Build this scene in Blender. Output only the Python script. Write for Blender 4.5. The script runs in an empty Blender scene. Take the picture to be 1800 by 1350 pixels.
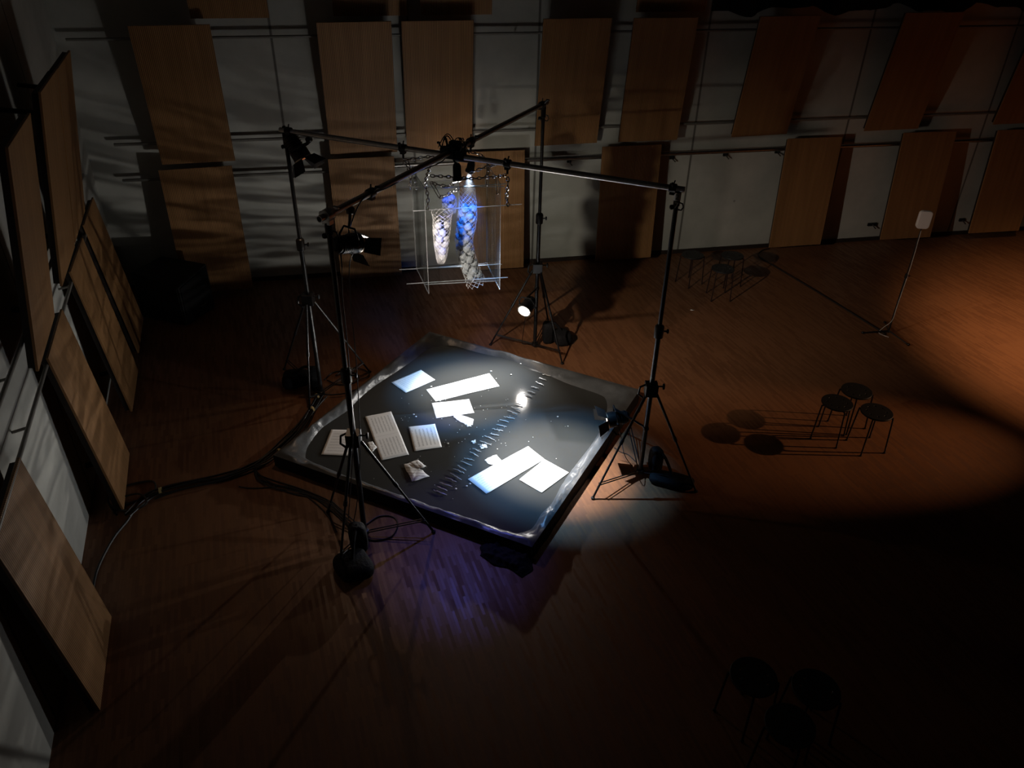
import bpy, bmesh, math, random
from math import pi, sin, cos, radians, sqrt
from mathutils import Vector, Matrix, noise

random.seed(7)
S = bpy.context.scene
COL = S.collection
V = Vector

# ------------------------------------------------------------------ camera (metres; viewer stands on a gallery 5 m up)
F_PX, PITCH, ROLL, CAM_Z = 1358.85, 0.573651, 0.0193609, 5.0
_f = V((0, cos(PITCH), -sin(PITCH)))
_r0 = V((1, 0, 0)); _u0 = _r0.cross(_f)
_r = _r0 * cos(ROLL) + _u0 * sin(ROLL)
_u = _u0 * cos(ROLL) - _r0 * sin(ROLL)
EYE = V((0, 0, CAM_Z))
cd = bpy.data.cameras.new('camera'); cam = bpy.data.objects.new('camera', cd); COL.objects.link(cam)
cd.sensor_width = 36.0; cd.lens = F_PX / 1800 * 36.0; cd.clip_start = 0.05; cd.clip_end = 100
cam.matrix_world = Matrix.Translation(EYE) @ Matrix((_r, _u, -_f)).transposed().to_4x4()
S.camera = cam

def ray(x, y): return _r * ((x - 900) / F_PX) - _u * ((y - 675) / F_PX) + _f
def at(x, y, z=0.0):                      # survey helper: photo measurement -> point on the level z
    d = ray(x, y); return EYE + d * ((z - CAM_Z) / d.z)
def aty(x, y, Y):                         # ... -> point at distance Y from the gallery
    d = ray(x, y); return EYE + d * (Y / d.y)
def zon(x, y, P):                         # ... -> height on the vertical through P
    d = ray(x, y); t = (d.x * P[0] + d.y * P[1]) / (d.x ** 2 + d.y ** 2); return CAM_Z + t * d.z

# ------------------------------------------------------------------ materials
def new_mat(name):
    m = bpy.data.materials.new(name); m.use_nodes = True
    return m, m.node_tree.nodes, m.node_tree.links, m.node_tree.nodes['Principled BSDF']

def mat(name, col, rough=0.5, metal=0.0, spec=0.5, bump=0.0, bscale=60, var=0.0, vscale=8):
    m, N, L, b = new_mat(name)
    b.inputs['Base Color'].default_value = (*col, 1); b.inputs['Roughness'].default_value = rough
    b.inputs['Metallic'].default_value = metal; b.inputs['Specular IOR Level'].default_value = spec
    tc = N.new('ShaderNodeTexCoord')
    if var > 0:
        n = N.new('ShaderNodeTexNoise'); n.inputs['Scale'].default_value = vscale; n.inputs['Detail'].default_value = 4
        L.new(tc.outputs['Object'], n.inputs['Vector'])
        r = N.new('ShaderNodeValToRGB'); L.new(n.outputs['Fac'], r.inputs['Fac'])
        r.color_ramp.elements[0].position = .3; r.color_ramp.elements[1].position = .7
        r.color_ramp.elements[0].color = (*[c * (1 - var) for c in col], 1)
        r.color_ramp.elements[1].color = (*[min(1, c * (1 + var)) for c in col], 1)
        L.new(r.outputs['Color'], b.inputs['Base Color'])
    if bump > 0:
        n2 = N.new('ShaderNodeTexNoise'); n2.inputs['Scale'].default_value = bscale; n2.inputs['Detail'].default_value = 5
        L.new(tc.outputs['Object'], n2.inputs['Vector'])
        bp = N.new('ShaderNodeBump'); bp.inputs['Strength'].default_value = bump; bp.inputs['Distance'].default_value = .02
        L.new(n2.outputs['Fac'], bp.inputs['Height']); L.new(bp.outputs['Normal'], b.inputs['Normal'])
    return m

M = {}
M['black_metal'] = mat('black_metal', (.006, .006, .0065), .36, .0, .38, var=.3, vscale=30)
M['matte_black'] = mat('matte_black', (.004, .004, .0045), .7, 0, .3)
M['alu'] = mat('aluminium', (.42, .41, .40), .33, 1.0, .5, var=.15, vscale=25)
M['chrome'] = mat('chrome', (.75, .75, .76), .18, 1.0)
M['steel_dark'] = mat('steel_dark', (.16, .155, .15), .4, 1.0, var=.2, vscale=20)
M['rail'] = mat('rail_paint', (.20, .19, .175), .45, .3, var=.1)
M['cloth_black'] = mat('black_cloth', (.0055, .0055, .0065), .8, 0, .2, bump=.4, bscale=35)
M['rubber'] = mat('cable_rubber', (.012, .011, .011), .42, 0, .5)
M['foil'] = mat('black_foil', (.080, .084, .087), .33, 0, .6, bump=.35, bscale=14, var=.25, vscale=5)
M['seat_black'] = mat('seat_plastic', (.010, .011, .012), .45, 0, .45)
M['legs_red'] = mat('stool_leg_metal', (.020, .010, .009), .4, .2)
M['spk'] = mat('speaker_black', (.006, .006, .0065), .7, 0, .3, bump=.15, bscale=120)
M['drape'] = mat('drape_black', (.008, .007, .007), .9, 0, .1)
M['tape'] = mat('white_tape', (.7, .7, .68), .6)
M['ink'] = mat('ink_black', (.01, .01, .01), .6)
M['tie'] = mat('cable_tie', (.50, .38, .16), .5)
M['brass'] = mat('lens_ring', (.45, .40, .33), .3, 1.0)
M['pale_board'] = mat('pale_board', (.62, .55, .52), .6)
M['white_cord'] = mat('white_cord', (.40, .36, .32), .5)
M['twig'] = mat('twig', (.36, .36, .35), .3, 0, .6, var=.4, vscale=20)
M['plaster'] = mat('ceiling_dark', (.05, .05, .05), .9)
M['dark_edge'] = mat('panel_box_dark', (.018, .010, .007), .7, var=.3, vscale=9)
M['wall_other'] = mat('wall_concrete_plain', (.30, .29, .27), .85, var=.12, vscale=1.5)

def ball_mat():
    m, N, L, b = new_mat('crumpled_plastic')
    b.inputs['Base Color'].default_value = (.27, .29, .33, 1); b.inputs['Specular IOR Level'].default_value = .8; b.inputs['Roughness'].default_value = .22
    b.inputs['Subsurface Weight'].default_value = 0
    t = N.new('ShaderNodeBsdfTranslucent'); t.inputs['Color'].default_value = (.30, .31, .33, 1)
    mx = N.new('ShaderNodeMixShader'); mx.inputs[0].default_value = .3
    L.new(b.outputs[0], mx.inputs[1]); L.new(t.outputs[0], mx.inputs[2])
    n2 = N.new('ShaderNodeTexNoise'); n2.inputs['Scale'].default_value = 45; n2.inputs['Detail'].default_value = 3
    tc = N.new('ShaderNodeTexCoord'); L.new(tc.outputs['Object'], n2.inputs['Vector'])
    bp = N.new('ShaderNodeBump'); bp.inputs['Strength'].default_value = .6; bp.inputs['Distance'].default_value = .01
    L.new(n2.outputs['Fac'], bp.inputs['Height']); L.new(bp.outputs['Normal'], b.inputs['Normal'])
    L.new(mx.outputs[0], N['Material Output'].inputs['Surface'])
    return m
M['ball'] = ball_mat()

def net_mat():
    m, N, L, b = new_mat('net_nylon')
    b.inputs['Base Color'].default_value = (.36, .37, .40, 1); b.inputs['Roughness'].default_value = .4
    return m
M['net'] = net_mat()

def acrylic(name, edge=False):
    m, N, L, b = new_mat(name)
    tr = N.new('ShaderNodeBsdfTransparent'); tr.inputs['Color'].default_value = (.93, .95, .95, 1)
    gl = N.new('ShaderNodeBsdfGlossy'); gl.inputs['Roughness'].default_value = .04
    lw = N.new('ShaderNodeLayerWeight'); lw.inputs['Blend'].default_value = .5
    pw = N.new('ShaderNodeMath'); pw.operation = 'POWER'; pw.inputs[1].default_value = 5; L.new(lw.outputs['Facing'], pw.inputs[0])
    fr = N.new('ShaderNodeMath'); fr.operation = 'MULTIPLY_ADD'; fr.inputs[1].default_value = .7; fr.inputs[2].default_value = .04; L.new(pw.outputs[0], fr.inputs[0])
    mx = N.new('ShaderNodeMixShader'); L.new(fr.outputs[0], mx.inputs[0]); L.new(tr.outputs[0], mx.inputs[1]); L.new(gl.outputs[0], mx.inputs[2])
    out = mx
    if edge:
        df = N.new('ShaderNodeBsdfTranslucent'); df.inputs['Color'].default_value = (.22, .235, .26, 1)
        d2 = N.new('ShaderNodeBsdfDiffuse'); d2.inputs['Color'].default_value = (.22, .235, .26, 1)
        m2 = N.new('ShaderNodeMixShader'); m2.inputs[0].default_value = .5; L.new(df.outputs[0], m2.inputs[1]); L.new(d2.outputs[0], m2.inputs[2])
        m3 = N.new('ShaderNodeMixShader'); m3.inputs[0].default_value = .7; L.new(mx.outputs[0], m3.inputs[1]); L.new(m2.outputs[0], m3.inputs[2])
        out = m3
    else:   # faint film of dust and scratches
        df = N.new('ShaderNodeBsdfDiffuse'); df.inputs['Color'].default_value = (.7, .72, .75, 1)
        m3 = N.new('ShaderNodeMixShader'); m3.inputs[0].default_value = .003; L.new(mx.outputs[0], m3.inputs[1]); L.new(df.outputs[0], m3.inputs[2])
        out = m3
    L.new(out.outputs[0], N['Material Output'].inputs['Surface'])
    return m
M['acrylic'] = acrylic('acrylic_clear'); M['acrylic_edge'] = acrylic('acrylic_cut_edge', True)

def emit(name, col, strength):
    m, N, L, b = new_mat(name)
    b.inputs['Base Color'].default_value = (.02, .02, .02, 1)
    b.inputs['Emission Color'].default_value = (*col, 1); b.inputs['Emission Strength'].default_value = strength
    return m
M['lens_white'] = emit('lens_lit_white', (1, .96, .92), 14)
M['lens_warm'] = emit('lens_lit_warm', (1, .90, .80), 40)
M['lens_dim'] = emit('lens_dim_orange', (1, .35, .16), 1.6)
M['lens_off'] = emit('lens_low', (1, .7, .5), .9)

def water_mat():
    m, N, L, b = new_mat('murky_water')
    b.inputs['Base Color'].default_value = (.044, .045, .043, 1); b.inputs['Roughness'].default_value = .09
    b.inputs['Specular IOR Level'].default_value = .45
    tc = N.new('ShaderNodeTexCoord'); n = N.new('ShaderNodeTexNoise'); n.inputs['Scale'].default_value = 3.0; n.inputs['Detail'].default_value = 3
    L.new(tc.outputs['Object'], n.inputs['Vector'])
    bp = N.new('ShaderNodeBump'); bp.inputs['Strength'].default_value = .08; bp.inputs['Distance'].default_value = .03
    L.new(n.outputs['Fac'], bp.inputs['Height']); L.new(bp.outputs['Normal'], b.inputs['Normal'])
    return m
M['water'] = water_mat()

def floor_mat(ang):
    m, N, L, b = new_mat('parquet')
    tc = N.new('ShaderNodeTexCoord'); mp = N.new('ShaderNodeMapping'); mp.inputs['Rotation'].default_value[2] = -ang
    L.new(tc.outputs['Object'], mp.inputs['Vector'])
    br = N.new('ShaderNodeTexBrick'); br.offset = .5; br.inputs['Scale'].default_value = 1.0
    br.inputs['Brick Width'].default_value = .24; br.inputs['Row Height'].default_value = .026; br.inputs['Mortar Size'].default_value = .0008
    br.inputs['Bias'].default_value = 0; br.inputs['Mortar Smooth'].default_value = .3
    br.inputs['Color1'].default_value = (0, 0, 0, 1); br.inputs['Color2'].default_value = (1, 1, 1, 1); br.inputs['Mortar'].default_value = (0, 0, 0, 1)
    L.new(mp.outputs[0], br.inputs['Vector'])
    bg = N.new('ShaderNodeTexBrick'); bg.offset = 0; bg.inputs['Brick Width'].default_value = .48; bg.inputs['Row Height'].default_value = .48; bg.inputs['Scale'].default_value = 1
    bg.inputs['Mortar Size'].default_value = .0; bg.inputs['Color1'].default_value = (0, 0, 0, 1); bg.inputs['Color2'].default_value = (1, 1, 1, 1)
    L.new(mp.outputs[0], bg.inputs['Vector'])
    no = N.new('ShaderNodeTexNoise'); no.inputs['Scale'].default_value = .6; no.inputs['Detail'].default_value = 6; L.new(tc.outputs['Object'], no.inputs['Vector'])
    sm = N.new('ShaderNodeMath'); sm.operation = 'MULTIPLY_ADD'; sm.inputs[1].default_value = .55; L.new(br.outputs['Color'], sm.inputs[0]); L.new(no.outputs['Fac'], sm.inputs[2])
    s2 = N.new('ShaderNodeMath'); s2.operation = 'MULTIPLY_ADD'; s2.inputs[1].default_value = .18; L.new(bg.outputs['Color'], s2.inputs[0]); L.new(sm.outputs[0], s2.inputs[2])
    r = N.new('ShaderNodeValToRGB'); L.new(s2.outputs[0], r.inputs['Fac'])
    e = r.color_ramp.elements; e[0].position = .2; e[0].color = (.105, .042, .018, 1); e[1].position = 1.0; e[1].color = (.20, .088, .040, 1)
    x = r.color_ramp.elements.new(.62); x.color = (.145, .060, .026, 1)
    L.new(r.outputs['Color'], b.inputs['Base Color'])
    rr = N.new('ShaderNodeMapRange'); rr.inputs['To Min'].default_value = .62; rr.inputs['To Max'].default_value = .36; L.new(br.outputs['Color'], rr.inputs['Value']); L.new(rr.outputs[0], b.inputs['Roughness'])
    b.inputs['Specular IOR Level'].default_value = .35
    bp = N.new('ShaderNodeBump'); bp.inputs['Strength'].default_value = .12; bp.inputs['Distance'].default_value = .004
    L.new(br.outputs['Color'], bp.inputs['Height']); L.new(bp.outputs['Normal'], b.inputs['Normal'])
    return m

def wall_mat(seams, name):
    """grey board-marked concrete: joints at the given distances along local x, at every 2.2 m of height, tie holes and stains"""
    m, N, L, b = new_mat(name)
    tc = N.new('ShaderNodeTexCoord'); sp = N.new('ShaderNodeSeparateXYZ'); L.new(tc.outputs['Object'], sp.inputs[0])
    def joint(src, val, w):
        a = N.new('ShaderNodeMath'); a.operation = 'SUBTRACT'; a.inputs[1].default_value = val; L.new(src, a.inputs[0])
        c = N.new('ShaderNodeMath'); c.operation = 'ABSOLUTE'; L.new(a.outputs[0], c.inputs[0])
        d = N.new('ShaderNodeMapRange'); d.inputs['From Min'].default_value = w * .4; d.inputs['From Max'].default_value = w; L.new(c.outputs[0], d.inputs['Value'])
        return d.outputs[0]
    cur = None
    for s in seams:
        o = joint(sp.outputs['X'], s, .022)
        if cur is None: cur = o
        else:
            mn = N.new('ShaderNodeMath'); mn.operation = 'MINIMUM'; L.new(cur, mn.inputs[0]); L.new(o, mn.inputs[1]); cur = mn.outputs[0]
    n1 = N.new('ShaderNodeTexNoise'); n1.inputs['Scale'].default_value = 1.3; n1.inputs['Detail'].default_value = 8; n1.inputs['Roughness'].default_value = .6; L.new(tc.outputs['Object'], n1.inputs['Vector'])
    r = N.new('ShaderNodeValToRGB'); L.new(n1.outputs['Fac'], r.inputs['Fac'])
    r.color_ramp.elements[0].position = .3; r.color_ramp.elements[0].color = (.36, .36, .335, 1)
    r.color_ramp.elements[1].position = .7; r.color_ramp.elements[1].color = (.50, .495, .46, 1)
    vo = N.new('ShaderNodeTexVoronoi'); vo.inputs['Scale'].default_value = 1.1; vo.inputs['Randomness'].default_value = 1; L.new(tc.outputs['Object'], vo.inputs['Vector'])
    hr = N.new('ShaderNodeMapRange'); hr.inputs['From Min'].default_value = .022; hr.inputs['From Max'].default_value = .04; L.new(vo.outputs['Distance'], hr.inputs['Value'])
    mn = N.new('ShaderNodeMath'); mn.operation = 'MINIMUM'; L.new(cur, mn.inputs[0]); L.new(hr.outputs[0], mn.inputs[1])
    mx = N.new('ShaderNodeMix'); mx.data_type = 'RGBA'; L.new(mn.outputs[0], mx.inputs['Factor'])
    mx.inputs[6].default_value = (.13, .125, .115, 1); L.new(r.outputs['Color'], mx.inputs[7])
    L.new(mx.outputs[2], b.inputs['Base Color']); b.inputs['Roughness'].default_value = .8; b.inputs['Specular IOR Level'].default_value = .25
    bp = N.new('ShaderNodeBump'); bp.inputs['Strength'].default_value = .15; bp.inputs['Distance'].default_value = .02
    L.new(n1.outputs['Fac'], bp.inputs['Height']); L.new(bp.outputs['Normal'], b.inputs['Normal'])
    return m

def veneer_mat():
    m, N, L, b = new_mat('ribbed_veneer')
    tc = N.new('ShaderNodeTexCoord'); sp = N.new('ShaderNodeSeparateXYZ'); L.new(tc.outputs['Object'], sp.inputs[0])
    mp = N.new('ShaderNodeMapping'); mp.inputs['Scale'].default_value = (14, 14, .7); L.new(tc.outputs['Object'], mp.inputs['Vector'])
    oi = N.new('ShaderNodeObjectInfo')
    ad = N.new('ShaderNodeVectorMath'); ad.operation = 'ADD'; L.new(mp.outputs[0], ad.inputs[0]); L.new(oi.outputs['Random'], ad.inputs[1])
    n = N.new('ShaderNodeTexNoise'); n.inputs['Scale'].default_value = 1.2; n.inputs['Detail'].default_value = 6; L.new(ad.outputs[0], n.inputs['Vector'])
    r = N.new('ShaderNodeValToRGB'); L.new(n.outputs['Fac'], r.inputs['Fac'])
    r.color_ramp.elements[0].position = .25; r.color_ramp.elements[0].color = (.24, .122, .046, 1)
    r.color_ramp.elements[1].position = .75; r.color_ramp.elements[1].color = (.34, .175, .072, 1)
    # fine grooves 21 mm apart
    a = N.new('ShaderNodeMath'); a.operation = 'MULTIPLY'; a.inputs[1].default_value = 1 / .0212; L.new(sp.outputs['X'], a.inputs[0])
    fr = N.new('ShaderNodeMath'); fr.operation = 'FRACT'; L.new(a.outputs[0], fr.inputs[0])
    g = N.new('ShaderNodeMapRange'); g.inputs['From Min'].default_value = .22; g.inputs['From Max'].default_value = .34; L.new(fr.outputs[0], g.inputs['Value'])
    mx = N.new('ShaderNodeMix'); mx.data_type = 'RGBA'; mx.blend_type = 'MIX'; L.new(g.outputs[0], mx.inputs['Factor'])
    dk = N.new('ShaderNodeMix'); dk.data_type = 'RGBA'; dk.blend_type = 'MULTIPLY'; dk.inputs['Factor'].default_value = 1; L.new(r.outputs['Color'], dk.inputs[6]); dk.inputs[7].default_value = (.34, .30, .26, 1)
    L.new(dk.outputs[2], mx.inputs[6]); L.new(r.outputs['Color'], mx.inputs[7]); L.new(mx.outputs[2], b.inputs['Base Color'])
    bp = N.new('ShaderNodeBump'); bp.inputs['Strength'].default_value = .5; bp.inputs['Distance'].default_value = .004
    L.new(g.outputs[0], bp.inputs['Height']); L.new(bp.outputs['Normal'], b.inputs['Normal'])
    b.inputs['Roughness'].default_value = .55; b.inputs['Specular IOR Level'].default_value = .3
    return m
M['veneer'] = veneer_mat()

def paper_mat(name, rows, cols, ink=.35, seed=0.0, fold=False):
    """white sheet with printed lines of notation laid out on its UVs"""
    m, N, L, b = new_mat(name)
    uv = N.new('ShaderNodeUVMap'); sp = N.new('ShaderNodeSeparateXYZ'); L.new(uv.outputs[0], sp.inputs[0])
    def node(op, x, y=None):
        q = N.new('ShaderNodeMath'); q.operation = op
        if isinstance(x, float): q.inputs[0].default_value = x
        else: L.new(x, q.inputs[0])
        if y is not None:
            if isinstance(y, float): q.inputs[1].default_value = y
            else: L.new(y, q.inputs[1])
        return q.outputs[0]
    fu = node('FRACT', node('MULTIPLY', sp.outputs['X'], float(cols))); fv = node('FRACT', node('MULTIPLY', sp.outputs['Y'], float(rows)))
    inx = node('MULTIPLY', node('GREATER_THAN', fu, .14), node('LESS_THAN', fu, .86))
    iny = node('MULTIPLY', node('GREATER_THAN', fv, .30), node('LESS_THAN', fv, .72))
    mgx = node('MULTIPLY', node('GREATER_THAN', sp.outputs['X'], .05), node('LESS_THAN', sp.outputs['X'], .95))
    mgy = node('MULTIPLY', node('GREATER_THAN', sp.outputs['Y'], .07), node('LESS_THAN', sp.outputs['Y'], .93))
    n = N.new('ShaderNodeTexNoise'); n.inputs['Scale'].default_value = 1; n.inputs['Detail'].default_value = 3
    mp = N.new('ShaderNodeMapping'); mp.inputs['Scale'].default_value = (38, rows * 2.0, 1); mp.inputs['Location'].default_value = (seed, seed, 0)
    L.new(uv.outputs[0], mp.inputs['Vector']); L.new(mp.outputs[0], n.inputs['Vector'])
    msk = node('MULTIPLY', node('MULTIPLY', inx, iny), node('MULTIPLY', mgx, mgy))
    k = node('MULTIPLY', msk, node('MULTIPLY', node('GREATER_THAN', n.outputs['Fac'], .42), ink))
    if fold:
        fl = node('LESS_THAN', node('ABSOLUTE', node('SUBTRACT', sp.outputs['X'], .5)), .006)
        k = node('MAXIMUM', k, node('MULTIPLY', fl, .12))
    mx = N.new('ShaderNodeMix'); mx.data_type = 'RGBA'; L.new(k, mx.inputs['Factor'])
    mx.inputs[6].default_value = (.80, .80, .79, 1); mx.inputs[7].default_value = (.05, .05, .06, 1)
    L.new(mx.outputs[2], b.inputs['Base Color']); b.inputs['Roughness'].default_value = .6
    return m

# ------------------------------------------------------------------ mesh builder
class MB:
    def __init__(s): s.v = []; s.f = []; s.m = []; s.uv = None
    def add(s, vs, fs, mi=0):
        o = len(s.v); s.v += [tuple(p) for p in vs]; s.f += [tuple(i + o for i in f) for f in fs]; s.m += [mi] * len(fs); return s
    def box(s, c, size, R=None, mi=0):
        c = V(c); hx, hy, hz = [k / 2 for k in size]
        vs = [V((x, y, z)) for x in (-hx, hx) for y in (-hy, hy) for z in (-hz, hz)]
        if R is not None: vs = [R @ p for p in vs]
        return s.add([c + p for p in vs], [(0, 1, 3, 2), (4, 6, 7, 5), (0, 4, 5, 1), (2, 3, 7, 6), (0, 2, 6, 4), (1, 5, 7, 3)], mi)
    def tube(s, pts, r, n=8, cap=True, mi=0, closed=False):
        pts = [V(p) for p in pts]; k = len(pts)
        rs = r if isinstance(r, (list, tuple)) else [r] * k
        t0 = (pts[1] - pts[0]).normalized(); up = V((0, 0, 1)) if abs(t0.z) < .9 else V((1, 0, 0))
        a = t0.cross(up).normalized(); vs = []
        for i, p in enumerate(pts):
            if closed: t = (pts[(i + 1) % k] - pts[i - 1])
            else: t = pts[min(i + 1, k - 1)] - pts[max(i - 1, 0)]
            t = t.normalized() if t.length > 1e-9 else t0
            a = (a - t * a.dot(t)); a = a.normalized() if a.length > 1e-6 else t.orthogonal().normalized()
            b = t.cross(a)
            for j in range(n):
                q = 2 * pi * j / n; vs.append(p + (a * cos(q) + b * sin(q)) * rs[i])
        fs = []
        for i in range(k if closed else k - 1):
            i2 = (i + 1) % k
            for j in range(n):
                j2 = (j + 1) % n; fs.append((i * n + j, i * n + j2, i2 * n + j2, i2 * n + j))
        if cap and not closed: fs += [tuple(range(n - 1, -1, -1)), tuple((k - 1) * n + j for j in range(n))]
        return s.add(vs, fs, mi)
    def lathe(s, prof, o=(0, 0, 0), ax='z', n=24, mi=0):     # prof: (r, h) list
        o = V(o); vs = []
        for r, h in prof:
            for j in range(n):
                q = 2 * pi * j / n; x, y = r * cos(q), r * sin(q)
                vs.append(o + (V((x, y, h)) if ax == 'z' else V((h, x, y)) if ax == 'x' else V((y, h, x))))
        fs = []
        for i in range(len(prof) - 1):
            for j in range(n):
                j2 = (j + 1) % n; fs.append((i * n + j, i * n + j2, (i + 1) * n + j2, (i + 1) * n + j))
        if prof[0][0] > 1e-6 and prof[0] != prof[-1]: fs.append(tuple(range(n - 1, -1, -1)))
        if prof[-1][0] > 1e-6 and prof[0] != prof[-1]: fs.append(tuple((len(prof) - 1) * n + j for j in range(n)))
        return s.add(vs, fs, mi)
    def blob(s, c, size, R=None, e=.6, nz=.0, ns=4.0, seed=0, nu=28, nv=16, mi=0):   # squashed, lumpy super-ellipsoid
        c = V(c); vs = []
        sg = lambda w, p: math.copysign(abs(w) ** p, w)
        for i in range(nv + 1):
            la = -pi / 2 + pi * i / nv
            for j in range(nu):
                lo = 2 * pi * j / nu
                p = V((sg(cos(la), e) * sg(cos(lo), e), sg(cos(la), e) * sg(sin(lo), e), sg(sin(la), e)))
                q = V((p.x * size[0] / 2, p.y * size[1] / 2, p.z * size[2] / 2))
                if nz: q *= 1 + nz * noise.noise(q * ns + V((seed, seed * 2, 0)))
                vs.append(c + (R @ q if R is not None else q))
        fs = [(i * nu + j, i * nu + (j + 1) % nu, (i + 1) * nu + (j + 1) % nu, (i + 1) * nu + j) for i in range(nv) for j in range(nu)]
        return s.add(vs, fs, mi)
    def build(s, name, mats, parent=None, smooth=True, bevel=0, auto=40):
        me = bpy.data.meshes.new(name); me.from_pydata(s.v, [], s.f); me.validate()
        for mm in (mats if isinstance(mats, (list, tuple)) else [mats]): me.materials.append(mm)
        if len(me.polygons) == len(s.m):
            for p, k in zip(me.polygons, s.m): p.material_index = k
        bm = bmesh.new(); bm.from_mesh(me); bmesh.ops.recalc_face_normals(bm, faces=bm.faces)
        if smooth:
            for f in bm.faces: f.smooth = True
            for e in bm.edges:
                if len(e.link_faces) == 2 and e.calc_face_angle(0) > radians(auto): e.smooth = False
        bm.to_mesh(me); bm.free()
        o = bpy.data.objects.new(name, me); COL.objects.link(o)
        if parent: o.parent = parent
        if bevel:
            b = o.modifiers.new('bevel', 'BEVEL'); b.width = bevel; b.segments = 2; b.limit_method = 'ANGLE'; b.angle_limit = radians(40)
        return o

def tag(o, label=None, cat=None, group=None, kind=None):
    if label: o['label'] = label
    if cat: o['category'] = cat
    if group: o['group'] = group
    if kind: o['kind'] = kind
    return o

def thing(name, label, cat, loc=(0, 0, 0), R=None, group=None):
    o = bpy.data.objects.new(name, None); COL.objects.link(o); o.empty_display_size = .1
    mw = Matrix.Translation(V(loc))
    if R is not None: mw = mw @ R.to_4x4()
    o.matrix_world = mw
    return tag(o, label, cat, group)

def dup(root, loc, rotz, label, group):
    r = root.copy(); COL.objects.link(r); r.location = loc; r.rotation_euler = (0, 0, rotz); r['label'] = label; r['group'] = group
    for ch in list(root.children):
        c = ch.copy(); COL.objects.link(c); c.parent = r
    return r

def smoothpath(pts, n=8):
    pts = [V(p) for p in pts]; out = []
    P = [pts[0]] + pts + [pts[-1]]
    for i in range(1, len(P) - 2):
        p0, p1, p2, p3 = P[i - 1], P[i], P[i + 1], P[i + 2]
        for k in range(n):
            t = k / n
            out.append(.5 * ((2 * p1) + (p2 - p0) * t + (2 * p0 - 5 * p1 + 4 * p2 - p3) * t * t + (3 * p1 - p0 - 3 * p2 + p3) * t ** 3))
    out.append(pts[-1]); return out

# ------------------------------------------------------------------ room
O = V((-5.597, 10.046, 0)); SB = V((.97868, .20535, 0)); NB = V((.20535, -.97868, 0))       # far wall: corner, along, into the room
DL = V((-.3371, .9415, 0)); NL = V((.9415, .3371, 0))                                         # left wall: away, into the room
def wall_obj(name, origin, along, length, height, nrm, material, z0=0):
    R = Matrix((along, -nrm, V((0, 0, 1)))).transposed()
    mb = MB(); mb.box((length / 2, .15, height / 2), (length, .3, height))
    o = mb.build(name, material, smooth=False); o.matrix_world = Matrix.Translation(origin) @ R.to_4x4(); tag(o, kind='structure'); return o
SEAMS = (2.52, 4.25, 6.0, 8.43, 10.95, 13.4)
HT = 7.0
wall_obj('wall_back', O, SB, 20, HT, NB, wall_mat(SEAMS, 'concrete_back'))
wall_obj('wall_left', O - DL * 14, DL, 14.0, HT, NL, wall_mat((1.8, 4.3, 6.8, 9.3, 11.8), 'concrete_left'))
pBR = O + SB * 19; pLF = O - DL * 13.9
wall_obj('wall_right', pBR, V((-DL.x, -DL.y, 0)), 19, HT, V((-NL.x, -NL.y, 0)), M['wall_other'])
wall_obj('wall_front', pLF + V((20, 4, 0)), V((-.98, -.199, 0)).normalized(), 24, HT, V((-.199, .98, 0)).normalized(), M['wall_other'])
FL_ANG = math.atan2(DL.y, DL.x)
mb = MB(); mb.box((4, 4, -.1), (40, 40, .2)); tag(mb.build('floor', floor_mat(FL_ANG), smooth=False), kind='structure')
mb = MB(); mb.box((4, 4, HT + .1), (40, 40, .2)); tag(mb.build('ceiling', M['plaster'], smooth=False), kind='structure')
# skirting of the far wall (dark, low) and the pipes that run along the walls
def along(o0, d, n, s, off, z): return o0 + d * s + n * off + V((0, 0, z))
mb = MB(); mb.box((10, -.012, .03), (20, .024, .06))
sk = mb.build('baseboard_back', M['dark_edge'], smooth=False); sk.matrix_world = Matrix.Translation(O) @ Matrix((SB, -NB, V((0, 0, 1)))).transposed().to_4x4(); tag(sk, kind='structure')
def rail(name, o0, d, n, s0, s1, z, r, off=.11, m='rail'):
    mb = MB(); mb.tube([along(o0, d, n, s0, off, z), along(o0, d, n, s1, off, z)], r, 10)
    s = s0 + .6
    while s < s1:
        mb.tube([along(o0, d, n, s, .0, z - .02), along(o0, d, n, s, off, z)], .011, 6); s += 2.45
    return tag(mb.build(name, M[m]), kind='structure')
rail('trim_1', O, SB, NB, .15, 18, 3.35, .017)
rail('trim_2', O, SB, NB, .38, 18, 2.09, .020)
rail('trim_3', O, SB, NB, .37, 3.2, 1.62, .020)
rail('trim_4', O, SB, NB, 3.2, 18, 1.66, .030, m='alu')
rail('trim_5', O, DL, NL, -9, -1.3, 2.07, .016)
rail('trim_6', O, DL, NL, -9, -1.5, 1.65, .016)

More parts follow.
